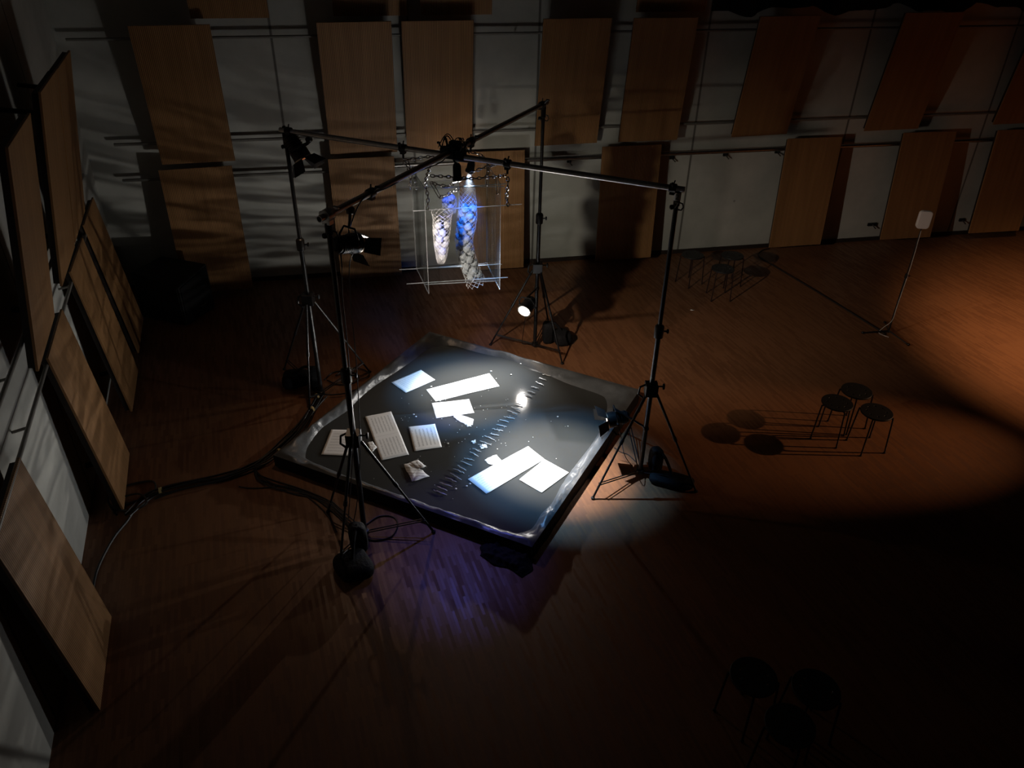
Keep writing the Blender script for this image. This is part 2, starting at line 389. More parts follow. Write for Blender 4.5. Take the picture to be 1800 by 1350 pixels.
# ------------------------------------------------------------------ acoustic panels  (s along wall, z, offset, width, height, tilt, yaw)
PAN = {
'P1':(1.4063,2.6978,0.3501,0.9103,1.6922,0.1073,-0.0553),'P2':(3.5547,2.7165,0.3503,0.9051,1.7061,0.1635,-0.0440),
'P3':(4.5866,2.7254,0.3498,0.9086,1.6827,0.1370,-0.0238),'P4':(6.3947,2.7313,0.3501,0.9251,1.6872,0.1389,-0.0387),
'P5':(7.6104,2.7322,0.3491,0.8922,1.6631,0.1111,0.0039),'P6':(9.3766,2.7400,0.3497,0.9157,1.6747,0.1410,-0.0600),
'P7':(11.5718,2.7541,0.3505,0.9366,1.6964,0.1483,-0.0210),'P8':(13.7949,2.7789,0.3511,0.9500,1.6725,0.1086,-0.0226),
'Q1':(1.3523,0.9350,0.3511,0.9118,1.7313,-0.0707,-0.0902),'Q2':(3.5001,0.9820,0.3510,0.8860,1.7408,-0.0379,-0.0160),
'Q3':(5.3065,0.9891,0.3518,0.9428,1.7426,-0.0731,0.0120),'Q4':(7.3645,0.9975,0.3508,0.8978,1.7260,-0.0548,0.0022),
'Q5':(10.2667,1.0139,0.3502,0.9032,1.7027,-0.0628,0.0012),'Q6':(12.2417,1.0254,0.3502,0.9086,1.7001,-0.0978,0.0267),
'Q7':(13.9313,1.0187,0.3504,0.9543,1.6795,-0.0818,0.0227),
'T1':(2.0917,4.4170,0.3500,0.9135,1.6900,0.1396,0.0),'T2':(3.7777,4.4272,0.3500,0.9152,1.6900,0.1396,0.0),
'T3':(4.8553,4.4302,0.3500,0.9146,1.6900,0.1396,0.0),'T4':(7.7434,4.4398,0.3500,0.9764,1.6900,0.1396,0.0),
'A':(-5.0229,2.6764,0.3118,0.9428,1.6881,0.1738,-0.0099),'C':(-4.5997,0.8715,0.2217,0.9050,1.6996,-0.0986,-0.0054),
'D':(-2.9755,0.9208,0.2252,0.9096,1.6975,-0.0972,0.0163),'E':(-1.6772,0.9316,0.2201,0.9362,1.6821,-0.1080,0.0062),
'F':(-6.7828,0.8197,0.2052,0.8861,1.7075,-0.1005,0.0087),'B1':(-3.6320,2.7354,0.3283,0.9400,1.6746,0.1748,-0.0017),
'B2':(-2.5900,2.7300,0.3166,0.9500,1.6500,0.1728,-0.0046)}
PLAB = {
'P1':'ribbed wood panel on the far wall above the panel beside the black loudspeaker',
'P2':'ribbed wood panel of the far wall just right of the left tripod top',
'P3':'ribbed wood panel on the far wall right behind the hub of the crossed pipes',
'P4':'ribbed wood panel behind the top of the farthest tripod pole',
'P5':'dim ribbed wood panel, first to the right of the farthest tripod pole top',
'P6':'reddish wood panel in the middle row above the far trio of stools',
'P7':'reddish slanting wood panel in the middle row, above the pale board on its stand',
'P8':'reddish wood panel of the middle row, cut by the right edge of the picture',
'Q1':'ribbed wood panel at the far wall foot, partly hidden by the black loudspeaker',
'Q2':'ribbed wood panel at the foot of the far wall behind the spotlight with open flaps',
'Q3':'ribbed wood panel at the foot of the far wall seen through the clear acrylic frame',
'Q4':'ribbed wood panel at the far wall foot with a dark round shadow on it',
'Q5':'orange wood panel at the far wall foot just right of the far stools',
'Q6':'red-brown wood panel at the far wall foot behind the pale board on its stand',
'Q7':'red-brown wood panel at the foot of the far wall, last one at the right edge',
'T1':'dark wood panel cut by the top of the picture, leftmost of the top row',
'T2':'dark wood panel cut by the top of the picture, second from the left',
'T3':'dark wood panel cut by the picture top, above the panel behind the pipe hub',
'T4':'very dim wood panel at the top of the picture, rightmost of the top row',
'A':'smooth wood panel high on the left wall, nearest to the viewer in its row',
'B1':'smooth wood panel high on the left wall, nearer one of the closely joined pair',
'B2':'smooth wood panel high on the left wall, farther one of the closely joined pair',
'C':'wood panel at the foot of the left wall beside the end of the cable bundle',
'D':'wood panel low on the left wall, second from the corner, with wavy light on it',
'E':'wood panel low on the left wall beside the black loudspeaker in the corner',
'F':'large wood panel at the lower left corner with ripples of light across it'}
for k, (s, z, off, w, h, ti, ya) in PAN.items():
    left = k in 'ABCDEF' or k in ('B1', 'B2')
    sd, nd, o0 = (DL, NL, O) if left else (SB, NB, O)
    sx = sd * cos(ya) + nd * sin(ya); nn = nd * cos(ya) - sd * sin(ya)
    up = V((0, 0, 1)) * cos(ti) + nn * sin(ti); fn = sx.cross(up); 
    if fn.dot(nd) < 0: fn = -fn
    # local axes: x along, z up the panel, y = into the wall
    ay = -fn; ax = ay.cross(up)
    R = Matrix((ax, ay, up)).transposed()
    row = 'panels of the left wall' if left else 'panels of the far wall'
    t = thing('acoustic_panel', PLAB[k], 'panel', along(o0, sd, nd, s, off, z), R, row)
    mb = MB(); mb.box((0, .010, 0), (w, .02, h)); mb.build('veneer_face', M['veneer'], t, smooth=False, bevel=.002)
    mb = MB(); T = .05
    for sg in (-1, 1):
        mb.box((sg * (w / 2 - .03), .02 + T / 2, 0), (.03, T, h - .04)); mb.box((0, .02 + T / 2, sg * (h / 2 - .035)), (w - .09, T, .03))
    mb.build('back_frame', M['dark_edge'], t, smooth=False)
    # two arms that reach back to the wall
    for zz in (-h * .33, h * .33):
        p0 = V((0, .03, zz)); dist = max(.04, (off + sin(ti) * zz) / max(.2, cos(ti)) - .035)
        mb = MB(); mb.box((0, .03 + dist / 2, zz), (.05, dist, .03)); mb.build('wall_arm', M['matte_black'], t, smooth=False)

# ------------------------------------------------------------------ black curtain high on the far wall at the right
mb = MB(); n = 160; s0, s1 = 8.35, 18.5; vs = []; fs = []
for i in range(n + 1):
    s = s0 + (s1 - s0) * i / n
    for j, z in enumerate((3.60 + .05 * sin(s * 4.1) + .03 * sin(s * 9.7), 4.6, 6.2)):
        o_ = .16 + .045 * sin(s * 15) + .02 * sin(s * 31 + 1)
        vs.append(along(O, SB, NB, s, o_, z))
for i in range(n):
    for j in range(2): a = i * 3 + j; fs.append((a, a + 3, a + 4, a + 1))
mb.add(vs, fs); c = mb.build('curtain', M['drape'])
sm = c.modifiers.new('solid', 'SOLIDIFY'); sm.thickness = .012
tag(c, 'black curtain with a wavy lower hem high on the far wall at right', 'curtain')

# ------------------------------------------------------------------ water basin
ZR = .13; ZW = .085
corner = [at(480, 800, ZR), at(755, 583, ZR), at(1125, 685, ZR), at(935, 962, ZR)]
inner_px = [(538,805),(541,787),(560,759),(578,744),(611,722),(630,703),(657,680),(701,651),(726,634),(748,617),(769,610),(796,608),(833,618),(895,633),(940,650),(996,674),(1051,693),(1064,703),(1066,722),(1058,749),(1042,777),(1020,806),(1000,832),(985,855),(971,882),(952,902),(941,920),(930,931),(905,937),(880,930),(853,922),(800,904),(740,884),(690,866),(640,848),(584,826),(550,812)]
loop = smoothpath([at(x, y, ZW) for x, y in inner_px] + [at(538, 805, ZW)], 7)[:-1]
NL_ = len(loop)
cen = sum(loop, V()) / NL_
def to_edge(p):                                   # from the centre through p to the rim
    d = p - cen; best = 1e9
    for i in range(4):
        a, b = corner[i], corner[(i + 1) % 4]; e = b - a
        den = d.x * e.y - d.y * e.x
        if abs(den) < 1e-9: continue
        t = ((a.x - cen.x) * e.y - (a.y - cen.y) * e.x) / den
        u = ((a.x - cen.x) * d.y - (a.y - cen.y) * d.x) / den
        if t > 0 and -1e-6 <= u <= 1 + 1e-6: best = min(best, t)
    return V((cen.x + d.x * best, cen.y + d.y * best, ZR))
basin = thing('water_basin', 'low square basin lined with black foil and filled with dark water, papers afloat', 'basin', (cen.x, cen.y, 0))
org = V((cen.x, cen.y, 0))
mb = MB(); rings = 9; vs = []; fs = []
# densify: ring points along the loop plus the exact rim corners
base = list(loop)
ang = lambda p: math.atan2(p.y - cen.y, p.x - cen.x)
ends = [to_edge(p) for p in base]
for cc in corner:
    k = min(range(NL_), key=lambda i: abs((ang(base[i]) - ang(cc) + pi) % (2 * pi) - pi)); ends[k] = cc.copy()
for i in range(NL_):
    for j in range(rings + 1):
        t = j / rings; p = base[i].lerp(ends[i], t)
        prof = ZW - .004 + (ZR - ZW + .004) * min(1, t * 1.5) ** .8
        q = V((p.x * 3.2, p.y * 3.2, 0)); 
        w = sin(min(1, t) * pi)
        fa = ang(p) * 9; dz = w * (.020 * noise.noise(q * 1.3) + .022 * (1 - 2 * abs(noise.noise(V((fa * 1.1, t * 1.3 + fa * .35, 3))))) + .010 * (1 - 2 * abs(noise.noise(V((p.x * 9, p.y * 9, 3))))) + .004 * noise.noise(q * 5))
        vs.append(V((p.x, p.y, max(prof + dz, ZW - .004 if j == 0 else ZW + .003))) - org)
R1 = rings + 1
for i in range(NL_):
    i2 = (i + 1) % NL_
    for j in range(rings): fs.append((i * R1 + j, i * R1 + j + 1, i2 * R1 + j + 1, i2 * R1 + j))
mb.add(vs, fs); mb.build('foil_lining', M['foil'], basin, auto=60)
mb = MB()
for i in range(4):
    a, b = corner[i], corner[(i + 1) % 4]; n = 40; vv = []
    nrm = V(((b - a).y, -(b - a).x, 0)).normalized(); 
    if nrm.dot(a - cen) < 0: nrm = -nrm
    for k in range(n + 1):
        p = a.lerp(b, k / n)
        for z, o_ in ((ZR, 0), (ZR - .03, .008), (.05, .012 + .008 * noise.noise(p * 6)), (.0, .02 + .012 * noise.noise(p * 5))):
            vv.append(V((p.x, p.y, 0)) + nrm * (o_ if 0 < k < n else 0) + V((0, 0, z)) - org)
    mb.add(vv, [(k * 4 + j, k * 4 + j + 1, k * 4 + 5 + j, k * 4 + 4 + j) for k in range(n) for j in range(3)])
mb.build('foil_skirt', M['cloth_black'], basin, auto=60)
mb = MB(); nrg = 6; vs = [V((0, 0, ZW))]
for r_ in range(1, nrg + 1):
    for p in loop: q = cen.lerp(p, (r_ / nrg) * (1.004 if r_ == nrg else 1)); vs.append(V((q.x, q.y, ZW)) - org)
fs = [(0, 1 + i, 1 + (i + 1) % NL_) for i in range(NL_)]
for r_ in range(nrg - 1):
    for i in range(NL_):
        a = 1 + r_ * NL_; fs.append((a + i, a + NL_ + i, a + NL_ + (i + 1) % NL_, a + (i + 1) % NL_))
mb.add(vs, fs); mb.build('water', M['water'], basin)

# ------------------------------------------------------------------ sheets of music on the water
ZP = ZW + .004
def sheet(px, mt, label, group='music sheets on the water', lift=0.0, nu=14, nv=14, uvflip=0):
    P = [at(x, y, ZP + lift) for x, y in px]; c = sum(P, V()) / 4; c.z = ZP + lift
    mb = MB(); vs = []; uvs = []
    for i in range(nu + 1):
        for j in range(nv + 1):
            u, v = i / nu, j / nv
            p = P[0].lerp(P[1], u).lerp(P[3].lerp(P[2], u), v)
            p = V((p.x, p.y, ZP + lift + .003 * noise.noise(V((p.x * 5, p.y * 5, 1))) + .0035))
            vs.append(p - c); uvs.append((u, v) if not uvflip else (v, u))
    fs = [(i * (nv + 1) + j, (i + 1) * (nv + 1) + j, (i + 1) * (nv + 1) + j + 1, i * (nv + 1) + j + 1) for i in range(nu) for j in range(nv)]
    mb.add(vs, fs); o = mb.build('music_sheet', mt); o.location = c
    ul = o.data.uv_layers.new(name='UVMap')
    for lp in o.data.loops: ul.data[lp.index].uv = uvs[lp.vertex_index]
    sm = o.modifiers.new('solid', 'SOLIDIFY'); sm.thickness = .0012
    return tag(o, label, 'paper', group)
sheet([(688,672.5),(740,650.5),(765,668),(713.5,690.7)], paper_mat('sheet_a', 9, 1, 0.27, 1), 'small bluish sheet of music nearest the far left rim of the water')
sheet([(749,685),(860,656.7),(878,679),(766,706)], paper_mat('sheet_b', 6, 4, 0.13, 2), 'long glaring white sheet of music, farthest of the papers on the water')
sheet([(759,709),(824.5,702),(833.5,726),(767,735.6)], paper_mat('sheet_c', 7, 2, 0.30, 3), 'bright white sheet of music just in front of the long glaring sheet')
sheet([(642,732.7),(687.6,723.5),(718.8,799),(670.8,809.7)], paper_mat('sheet_d', 8, 2, 0.33, 4, True), 'large grey double sheet of music with a fold across the middle', uvflip=1)
sheet([(718.4,751),(764.6,745.2),(776.8,786),(728.5,793.4)], paper_mat('sheet_e', 7, 1, 0.36, 5), 'grey squarish sheet of music with two dark printed columns', uvflip=1)
sheet([(582.6,755.4),(628,757),(616,801.8),(564.7,799.7)], paper_mat('sheet_f', 9, 1, 0.21, 6), 'pale sheet of music partly hidden behind the near tripod')
sheet([(822.4,842.6),(928.3,784.8),(957,807.5),(855.2,868.6)], paper_mat('sheet_g', 9, 2, 0.25, 7), 'largest glaring white sheet of music, nearest the lower rim of the water')
sheet([(912.7,843.5),(957,807.6),(1000,831),(952.2,866.3)], paper_mat('sheet_h', 9, 1, 0.18, 8), 'white sheet of music at the right, touching the largest one', lift=.002)
def scrap(px, label, lift=0.0, mt=None):
    P = []
    for i, (x, y) in enumerate(px):                 # torn outline
        x2, y2 = px[(i + 1) % len(px)]
        for k in range(4):
            t = k / 4; j = 0 if k == 0 else 1.1
            P.append(at(x + (x2 - x) * t + random.uniform(-j, j), y + (y2 - y) * t + random.uniform(-j, j), ZP + lift))
    c = sum(P, V()) / len(P); n = len(P)
    vs = [V((0, 0, .006))] + [p.lerp(c, .45) - c + V((0, 0, random.uniform(.002, .012))) for p in P] + [p - c + V((0, 0, random.uniform(.001, .009))) for p in P]
    fs = [(0, 1 + i, 1 + (i + 1) % n) for i in range(n)] + [(1 + i, 1 + n + i, 1 + n + (i + 1) % n, 1 + (i + 1) % n) for i in range(n)]
    mb = MB(); mb.add(vs, fs); o = mb.build('paper_scrap', mt or M['scrap'], auto=80); o.location = c
    ul = o.data.uv_layers.new(name='UVMap')
    for lp in o.data.loops:
        q = o.data.vertices[lp.vertex_index].co; ul.data[lp.index].uv = (q.x * 3 + .5, q.y * 3 + .5)
    sm = o.modifiers.new('solid', 'SOLIDIFY'); sm.thickness = .0015
    return tag(o, label, 'paper', 'torn scraps of paper on the water')
M['scrap'] = paper_mat('scrap_print', 8, 1, .35, 9)
scrap([(646,779),(655,776.5),(663,787),(653,797)], 'small torn scrap between the near tripod head and the folded double sheet')
scrap([(710,817),(734,808.5),(743,819),(749,820),(738,825),(755,837.5),(724,847.6),(717,832)], 'torn grey scrap of music in front of the squarish grey sheet', .002)
scrap([(720,813),(734,808.5),(749,820),(738,825)], 'small torn piece lying on the grey scrap of music', .012)
scrap([(794,730),(808,729),(832,737),(831,747),(819,748),(803,738)], 'bright torn scrap hanging below the white sheet of music')
scrap([(820,747),(826,745),(829,750),(822,751.5)], 'tiny bright scrap under the torn bright scrap')
scrap([(852,809),(862,804),(873,800),(881.5,810),(868,817),(860,817)], 'torn white scrap touching the upper edge of the largest sheet')
scrap([(828,776),(836,773),(837,779),(831,780)], 'tiny white scrap beside the row of twigs, left of its middle')
scrap([(843,784),(852,781),(857,787),(847,790)], 'small curled white scrap in the middle of the row of twigs')
p = at(1217, 545, .004); mb = MB(); mb.add([(-.03, -.012, 0), (.02, -.018, .004), (.035, .01, 0), (-.02, .016, .006)], [(0, 1, 2, 3)]); o = mb.build('paper_scrap', M['scrap']); o.location = p
sm = o.modifiers.new('solid', 'SOLIDIFY'); sm.thickness = .002
tag(o, 'tiny pale scrap lying on the floor in front of the far trio of stools', 'paper')
# crumbs nobody could count
mb = MB()
for i in range(150):
    x, y = random.gauss(800, 60), random.gauss(735, 55)
    if i % 3 == 0: x, y = random.uniform(640, 1040), random.uniform(650, 860)
    p = at(x, y, ZP); r_ = random.choice((.003, .004, .004, .005, .009 if i % 9 == 0 else .005))
    if (p - cen).length > 1.15: continue
    mb.blob(p + V((0, 0, .003)), (r_ * 2, r_ * 1.6, r_ * 1.2), e=1, nu=6, nv=4)
for x, y in ((863,653),(898,659),(758,680),(731,733),(727,729),(820,855),(801,860),(826,851),(980,733),(915,640),(787,780),(773,705)):
    mb.blob(at(x, y, ZP) + V((0, 0, .005)), (.022, .018, .012), e=1, nz=.4, ns=60, nu=10, nv=6)
tag(mb.build('paper_crumbs', M['tape']), 'white paper crumbs scattered over the dark water', 'crumbs', kind='stuff')
# the row of twigs
rows = []
for i in range(29):
    t = i / 28
    x = 772 + (962 - 772) * t; y = 866 - (866 - 659) * (t ** 1.02)
    if i == 22: continue
    L_ = (23 - 8 * t) * random.uniform(.8, 1.1); a = radians(24 - 9 * t + random.uniform(-9, 9))
    rows.append((x + random.uniform(-2, 2), y + random.uniform(-1.5, 1.5), L_, a))
for i, (x, y, L_, a) in enumerate(rows):
    pa = at(x - cos(a) * L_ / 2, y - sin(a) * L_ / 2, ZP); pb = at(x + cos(a) * L_ / 2, y + sin(a) * L_ / 2, ZP); c = (pa + pb) / 2
    pts = []
    for k in range(8):
        p = pa.lerp(pb, k / 7) - c; p += V((random.uniform(-.004, .004), random.uniform(-.004, .004), .006 + random.uniform(0, .007))); pts.append(p)
    mb = MB(); mb.tube(pts, [.0025 + .0042 * sin(pi * (k + .6) / 8) for k in range(8)], 7); o = mb.build('twig', M['twig']); o.location = c
    lab = 'thin pale twig lying in the slanting row across the water'
    if i == 0: lab = 'thin pale twig at the near end of the slanting row across the water'
    elif i == len(rows) - 1: lab = 'thin pale twig at the far end of the slanting row across the water'
    tag(o, lab, 'twig', 'twigs in a row across the water')

# crumpled black cloth below the near corner
mb = MB(); vs = []; fs = []; nx, ny = 44, 30
q0, q1, q2, q3 = at(838, 978), at(858, 940), at(945, 985), at(922, 1016)
for i in range(nx + 1):
    for j in range(ny + 1):
        u, v = i / nx, j / ny; p = q0.lerp(q3, u).lerp(q1.lerp(q2, u), v)
        e = min(1, min(u, 1 - u, v, 1 - v) * 6)
        h = e * (.045 + .05 * abs(noise.noise(V((p.x * 9, p.y * 9, 2)))) + .02 * noise.noise(V((p.x * 24, p.y * 24, 5))))
        wob = V((noise.noise(V((p.x * 7, p.y * 7, 9))), noise.noise(V((p.x * 7, p.y * 7, 19))), 0)) * .05 * (1 - e)
        vs.append(p + wob + V((0, 0, max(.004, h))))
for i in range(nx):
    for j in range(ny): a = i * (ny + 1) + j; fs.append((a, a + ny + 1, a + ny + 2, a + 1))
c0 = (q0 + q2) / 2; mb.add([p - c0 for p in vs], fs); o = mb.build('black_cloth', M['cloth_black'], auto=70); o.location = c0
sm = o.modifiers.new('solid', 'SOLIDIFY'); sm.thickness = .003
tag(o, 'crumpled black cloth on the floor under the near corner of the basin', 'cloth')

# ------------------------------------------------------------------ tripod stands, crossed pipes
TOP = 3.0
ST = {'L': (at(565, 690, .05), [(650, 655), (500, 650), (545, 725)], 1.25),
      'FL': (at(641, 935, .05), [(762, 936), (577, 900), (597, 1005)], 1.11),
      'B': (at(940, 605, .05), [(862, 607), (988, 640), (965, 575)], 1.12),
      'R': (at(1125, 828, .05), [(1042, 877), (1223, 865), (1102, 763)], 1.04)}
SLAB = {'L': 'black tripod stand at the left, beside the cable tangle',
        'FL': 'black tripod stand nearest to the viewer, in front of the papers',
        'B': 'black tripod stand farthest away, behind the water basin',
        'R': 'black tripod stand at the right of the basin with a white tag at its top'}
zt = {'L': 2.98, 'FL': 2.96, 'B': 2.94, 'R': 2.93}
for k, (P, feet, zb) in ST.items():
    P = V((P.x, P.y, 0)); t = thing('light_stand', SLAB[k], 'stand', P, None, 'four tripod stands carrying the crossed pipes')
    H = zt[k] + (.062 if k in ('FL', 'B') else .012)
    z1 = zb + .62
    mb = MB(); mb.tube([(0, 0, .05), (0, 0, z1)], .0235, 14); mb.build('lower_pole', M['black_metal'], t)
    mb = MB(); mb.tube([(0, 0, z1), (0, 0, H)], .0195, 14); mb.build('upper_pole', M['black_metal'], t)
    mb = MB(); mb.lathe([(.026, -.07), (.042, -.06), (.044, .04), (.038, .055), (.024, .065)], (0, 0, z1), n=16); mb.box((.045, 0, 0 + z1), (.05, .012, .012)); mb.blob((.078, 0, z1), (.022, .03, .045), e=.7, nu=12, nv=8)
    mb.build('collar', M['black_metal'], t)
    mb = MB(); mb.lathe([(.02, -.12), (.027, -.115), (.027, .0), (.02, .01)], (0, 0, H), n=16); mb.tube([(.02, 0, H - .09), (.05, 0, H - .1), (.06, 0, H - .13), (.045, 0, H - .155), (.02, 0, H - .15)], .006, 6)
    mb.blob((-.035, 0, H - .13), (.04, .03, .04), e=.8, nu=12, nv=8); mb.build('socket', M['black_metal'], t)
    # hub the legs hinge on
    mb = MB(); mb.box((0, 0, zb), (.115, .115, .12)); mb.tube([(.05, 0, zb + .03), (.105, 0, zb + .03)], .008, 8); mb.blob((.115, 0, zb + .03), (.024, .04, .06), e=.6, nu=12, nv=8)
    mb.tube([(-.05, 0, zb + .05), (-.105, 0, zb + .02), (-.115, 0, zb - .06), (-.07, .0, zb - .10)], .011, 6); mb.build('leg_hub', M['black_metal'], t, smooth=False, bevel=.008)
    mb = MB(); mb.lathe([(.03, .03), (.04, .035), (.04, .075), (.03, .08)], n=16); mb.build('brace_hub', M['black_metal'], t)
    for fx in feet:
        f = at(*fx) - P; d = V((f.x, f.y, 0)).normalized(); top = d * .06 + V((0, 0, zb - .04)); f = V((f.x, f.y, .012))
        mid = top.lerp(f, .45)
        mb = MB(); mb.tube([top, mid], .0135, 10); mb.tube([mid, f], .0105, 10); mb.tube([top.lerp(f, .43), top.lerp(f, .47)], .018, 10)
        lg = mb.build('leg', M['black_metal'], t)
        mb = MB(); mb.blob(f, (.04, .04, .024), e=.8, nu=12, nv=8); mb.build('rubber_foot', M['matte_black'], lg)
        sd = V((-d.y, d.x, 0)) * .014; q = top.lerp(f, .86)
        mb = MB()
        for s_ in (-1, 1): mb.tube([d * .035 + sd * s_ + V((0, 0, .055)), q + sd * s_], .006, 6)
        mb.tube([q - sd * 1.3, q + sd * 1.3], .007, 6); mb.build('brace', M['black_metal'], t)
    if k == 'R':
        mb = MB(); mb.lathe([(.0285, -.035), (.0285, .03)], (0, 0, H - .035), n=20); mb.build('white_tag', M['tape'], t)['label'] = 'white tape tag'
        def txt(body, size, loc, mt, nm):
            cu = bpy.data.curves.new(nm, 'FONT'); cu.body = body; cu.size = size; cu.align_x = 'CENTER'; cu.align_y = 'CENTER'; cu.extrude = .0004
            ob = bpy.data.objects.new(nm, cu); COL.objects.link(ob); cu.materials.append(mt)
            bpy.context.view_layer.update(); me = bpy.data.meshes.new_from_object(ob.evaluated_get(bpy.context.evaluated_depsgraph_get())); bpy.data.objects.remove(ob)
            me.materials.clear(); me.materials.append(mt); ob = bpy.data.objects.new(nm, me); COL.objects.link(ob); ob.parent = t
            ob.location = loc; ob.rotation_euler = (pi / 2, 0, math.atan2(EYE.y - P.y, EYE.x - P.x) + pi / 2); return ob
        dv = (V((0, 0, 0)) - P); dv.z = 0; dv.normalize()
        txt('2', .06, dv * .0295 + V((0, 0, H - .037)), M['ink'], 'tag_number')
        txt('7', .07, dv * .0282 + V((0, 0, H - .108)), M['tape'], 'pole_number')

def ptop(k): P = ST[k][0]; return V((P.x, P.y, zt[k]))
pL, pR, pF, pB = ptop('L'), ptop('R'), ptop('FL'), ptop('B')
def pipe(name, a, b, ext, label, dz):
    d = (b - a).normalized(); a2 = a - d * ext + V((0, 0, dz)); b2 = b + d * ext + V((0, 0, dz)); c = (a2 + b2) / 2
    t = thing(name, label, 'pipe', c, None, 'crossed overhead pipes')
    mb = MB(); n = 18; L_ = (b2 - a2).length
    X = d; Y = X.cross(V((0, 0, 1))).normalized(); Z = Y.cross(X); R = Matrix((X, Y, Z)).transposed()
    prof = [(.019, -L_ / 2), (.0245, -L_ / 2), (.0245, L_ / 2), (.019, L_ / 2), (.019, -L_ / 2)]
    tmp = MB(); 
    for i, (r_, h) in enumerate(prof[:-1]):
        for j in range(n): tmp.v.append(tuple(R @ V((h, r_ * cos(2 * pi * j / n), r_ * sin(2 * pi * j / n)))))
    for i in range(4):
        for j in range(n): j2 = (j + 1) % n; tmp.f.append((i * n + j, i * n + j2, ((i + 1) % 4) * n + j2, ((i + 1) % 4) * n + j)); tmp.m.append(0)
    tmp.build('tube', M['alu'], t)
    def clamp(p, hang=0, m='black_metal', k=1.0):
        q = p + V((0, 0, dz)) - c
        mb = MB(); mb.lathe([(.028, -.03), (.037, -.028), (.037, .028), (.028, .03)], n=14, ax='x')
        mb.box((0, 0, -.03), (.04, .05, .04)); mb.tube([(0, .03, .02), (0, .06, .05)], .007, 6); mb.blob((0, .065, .055), (.02, .045, .02), e=.7, nu=10, nv=6)
        mb.tube([(0, 0, .02), (.01, 0, .065)], .006, 6)
        if hang: mb.tube([(0, 0, -.05), (0, 0, -.09)], .010, 8)
        o = mb.build('clamp', M[m], t); o.matrix_local = Matrix.Translation(q) @ R.to_4x4() @ Matrix.Scale(k, 4); return o
    return t, clamp, d, V((0, 0, dz))
pipe1, clamp1, d1, _ = pipe('overhead_pipe', pL, pR, .05, 'grey metal pipe running overhead from the left tripod to the right tripod', .035)
pipe2, clamp2, d2, _ = pipe('overhead_pipe', pF, pB, .09, 'grey metal pipe running overhead from the near tripod to the farthest tripod', .085)
# crossing point
den = d1.x * d2.y - d1.y * d2.x; tt = ((pF.x - pL.x) * d2.y - (pF.y - pL.y) * d2.x) / den; HUB = pL + d1 * tt
len1 = (pR - pL).length; len2 = (pB - pF).length
def on1(f): return pL.lerp(pR, f) + V((0, 0, .035))
def on2(f): return pF.lerp(pB, f) + V((0, 0, .085))
for f in (.012, .988): clamp1(pL.lerp(pR, f))
for f in (.988, .14): clamp2(pF.lerp(pB, f))
clamp2(pF.lerp(pB, .0), 0, 'alu', 1.25)['label'] = 'pale metal clamp'
c_left = clamp1(pL.lerp(pR, .335), 1); c_right = clamp1(pL.lerp(pR, .605), 1); clamp2(pF.lerp(pB, .56), 1)

# hub coupler with loose cable loops
hub = thing('pipe_coupler', 'black clamp bundle that joins the two overhead pipes at their crossing', 'clamp', HUB + V((0, 0, .06)))
mb = MB()
R12 = Matrix.Rotation(math.atan2(d1.y, d1.x), 3, 'Z'); R22 = Matrix.Rotation(math.atan2(d2.y, d2.x), 3, 'Z')
mb.box((0, 0, -.005), (.22, .085, .09), R12); mb.box((0, 0, .02), (.17, .09, .10), R22); mb.box((.02, .02, .07), (.1, .07, .05), R12)
for i in range(6):
    a = i * 1.1; p = V((cos(a) * .09, sin(a) * .09, .03)); mb.tube([p, p + V((cos(a) * .03, sin(a) * .03, .05))], .008, 6); mb.blob(p + V((cos(a) * .035, sin(a) * .035, .06)), (.03, .03, .02), e=.7, nu=8, nv=6)
mb.build('clamp_block', M['matte_black'], hub, smooth=False, bevel=.01)
mb = MB()
for i in range(5):
    a = random.uniform(0, 6.28); r_ = random.uniform(.05, .1); o_ = V((random.uniform(-.1, .1), random.uniform(-.05, .1), .04))
    mb.tube(smoothpath([o_ + V((cos(a) * r_ * q, sin(a) * r_ * q, .1 * sin(pi * (q + 1) / 2))) for q in (-1.2, -.6, 0, .6, 1.2)], 5), .0045, 6)
mb.build('cable_loops', M['rubber'], hub)

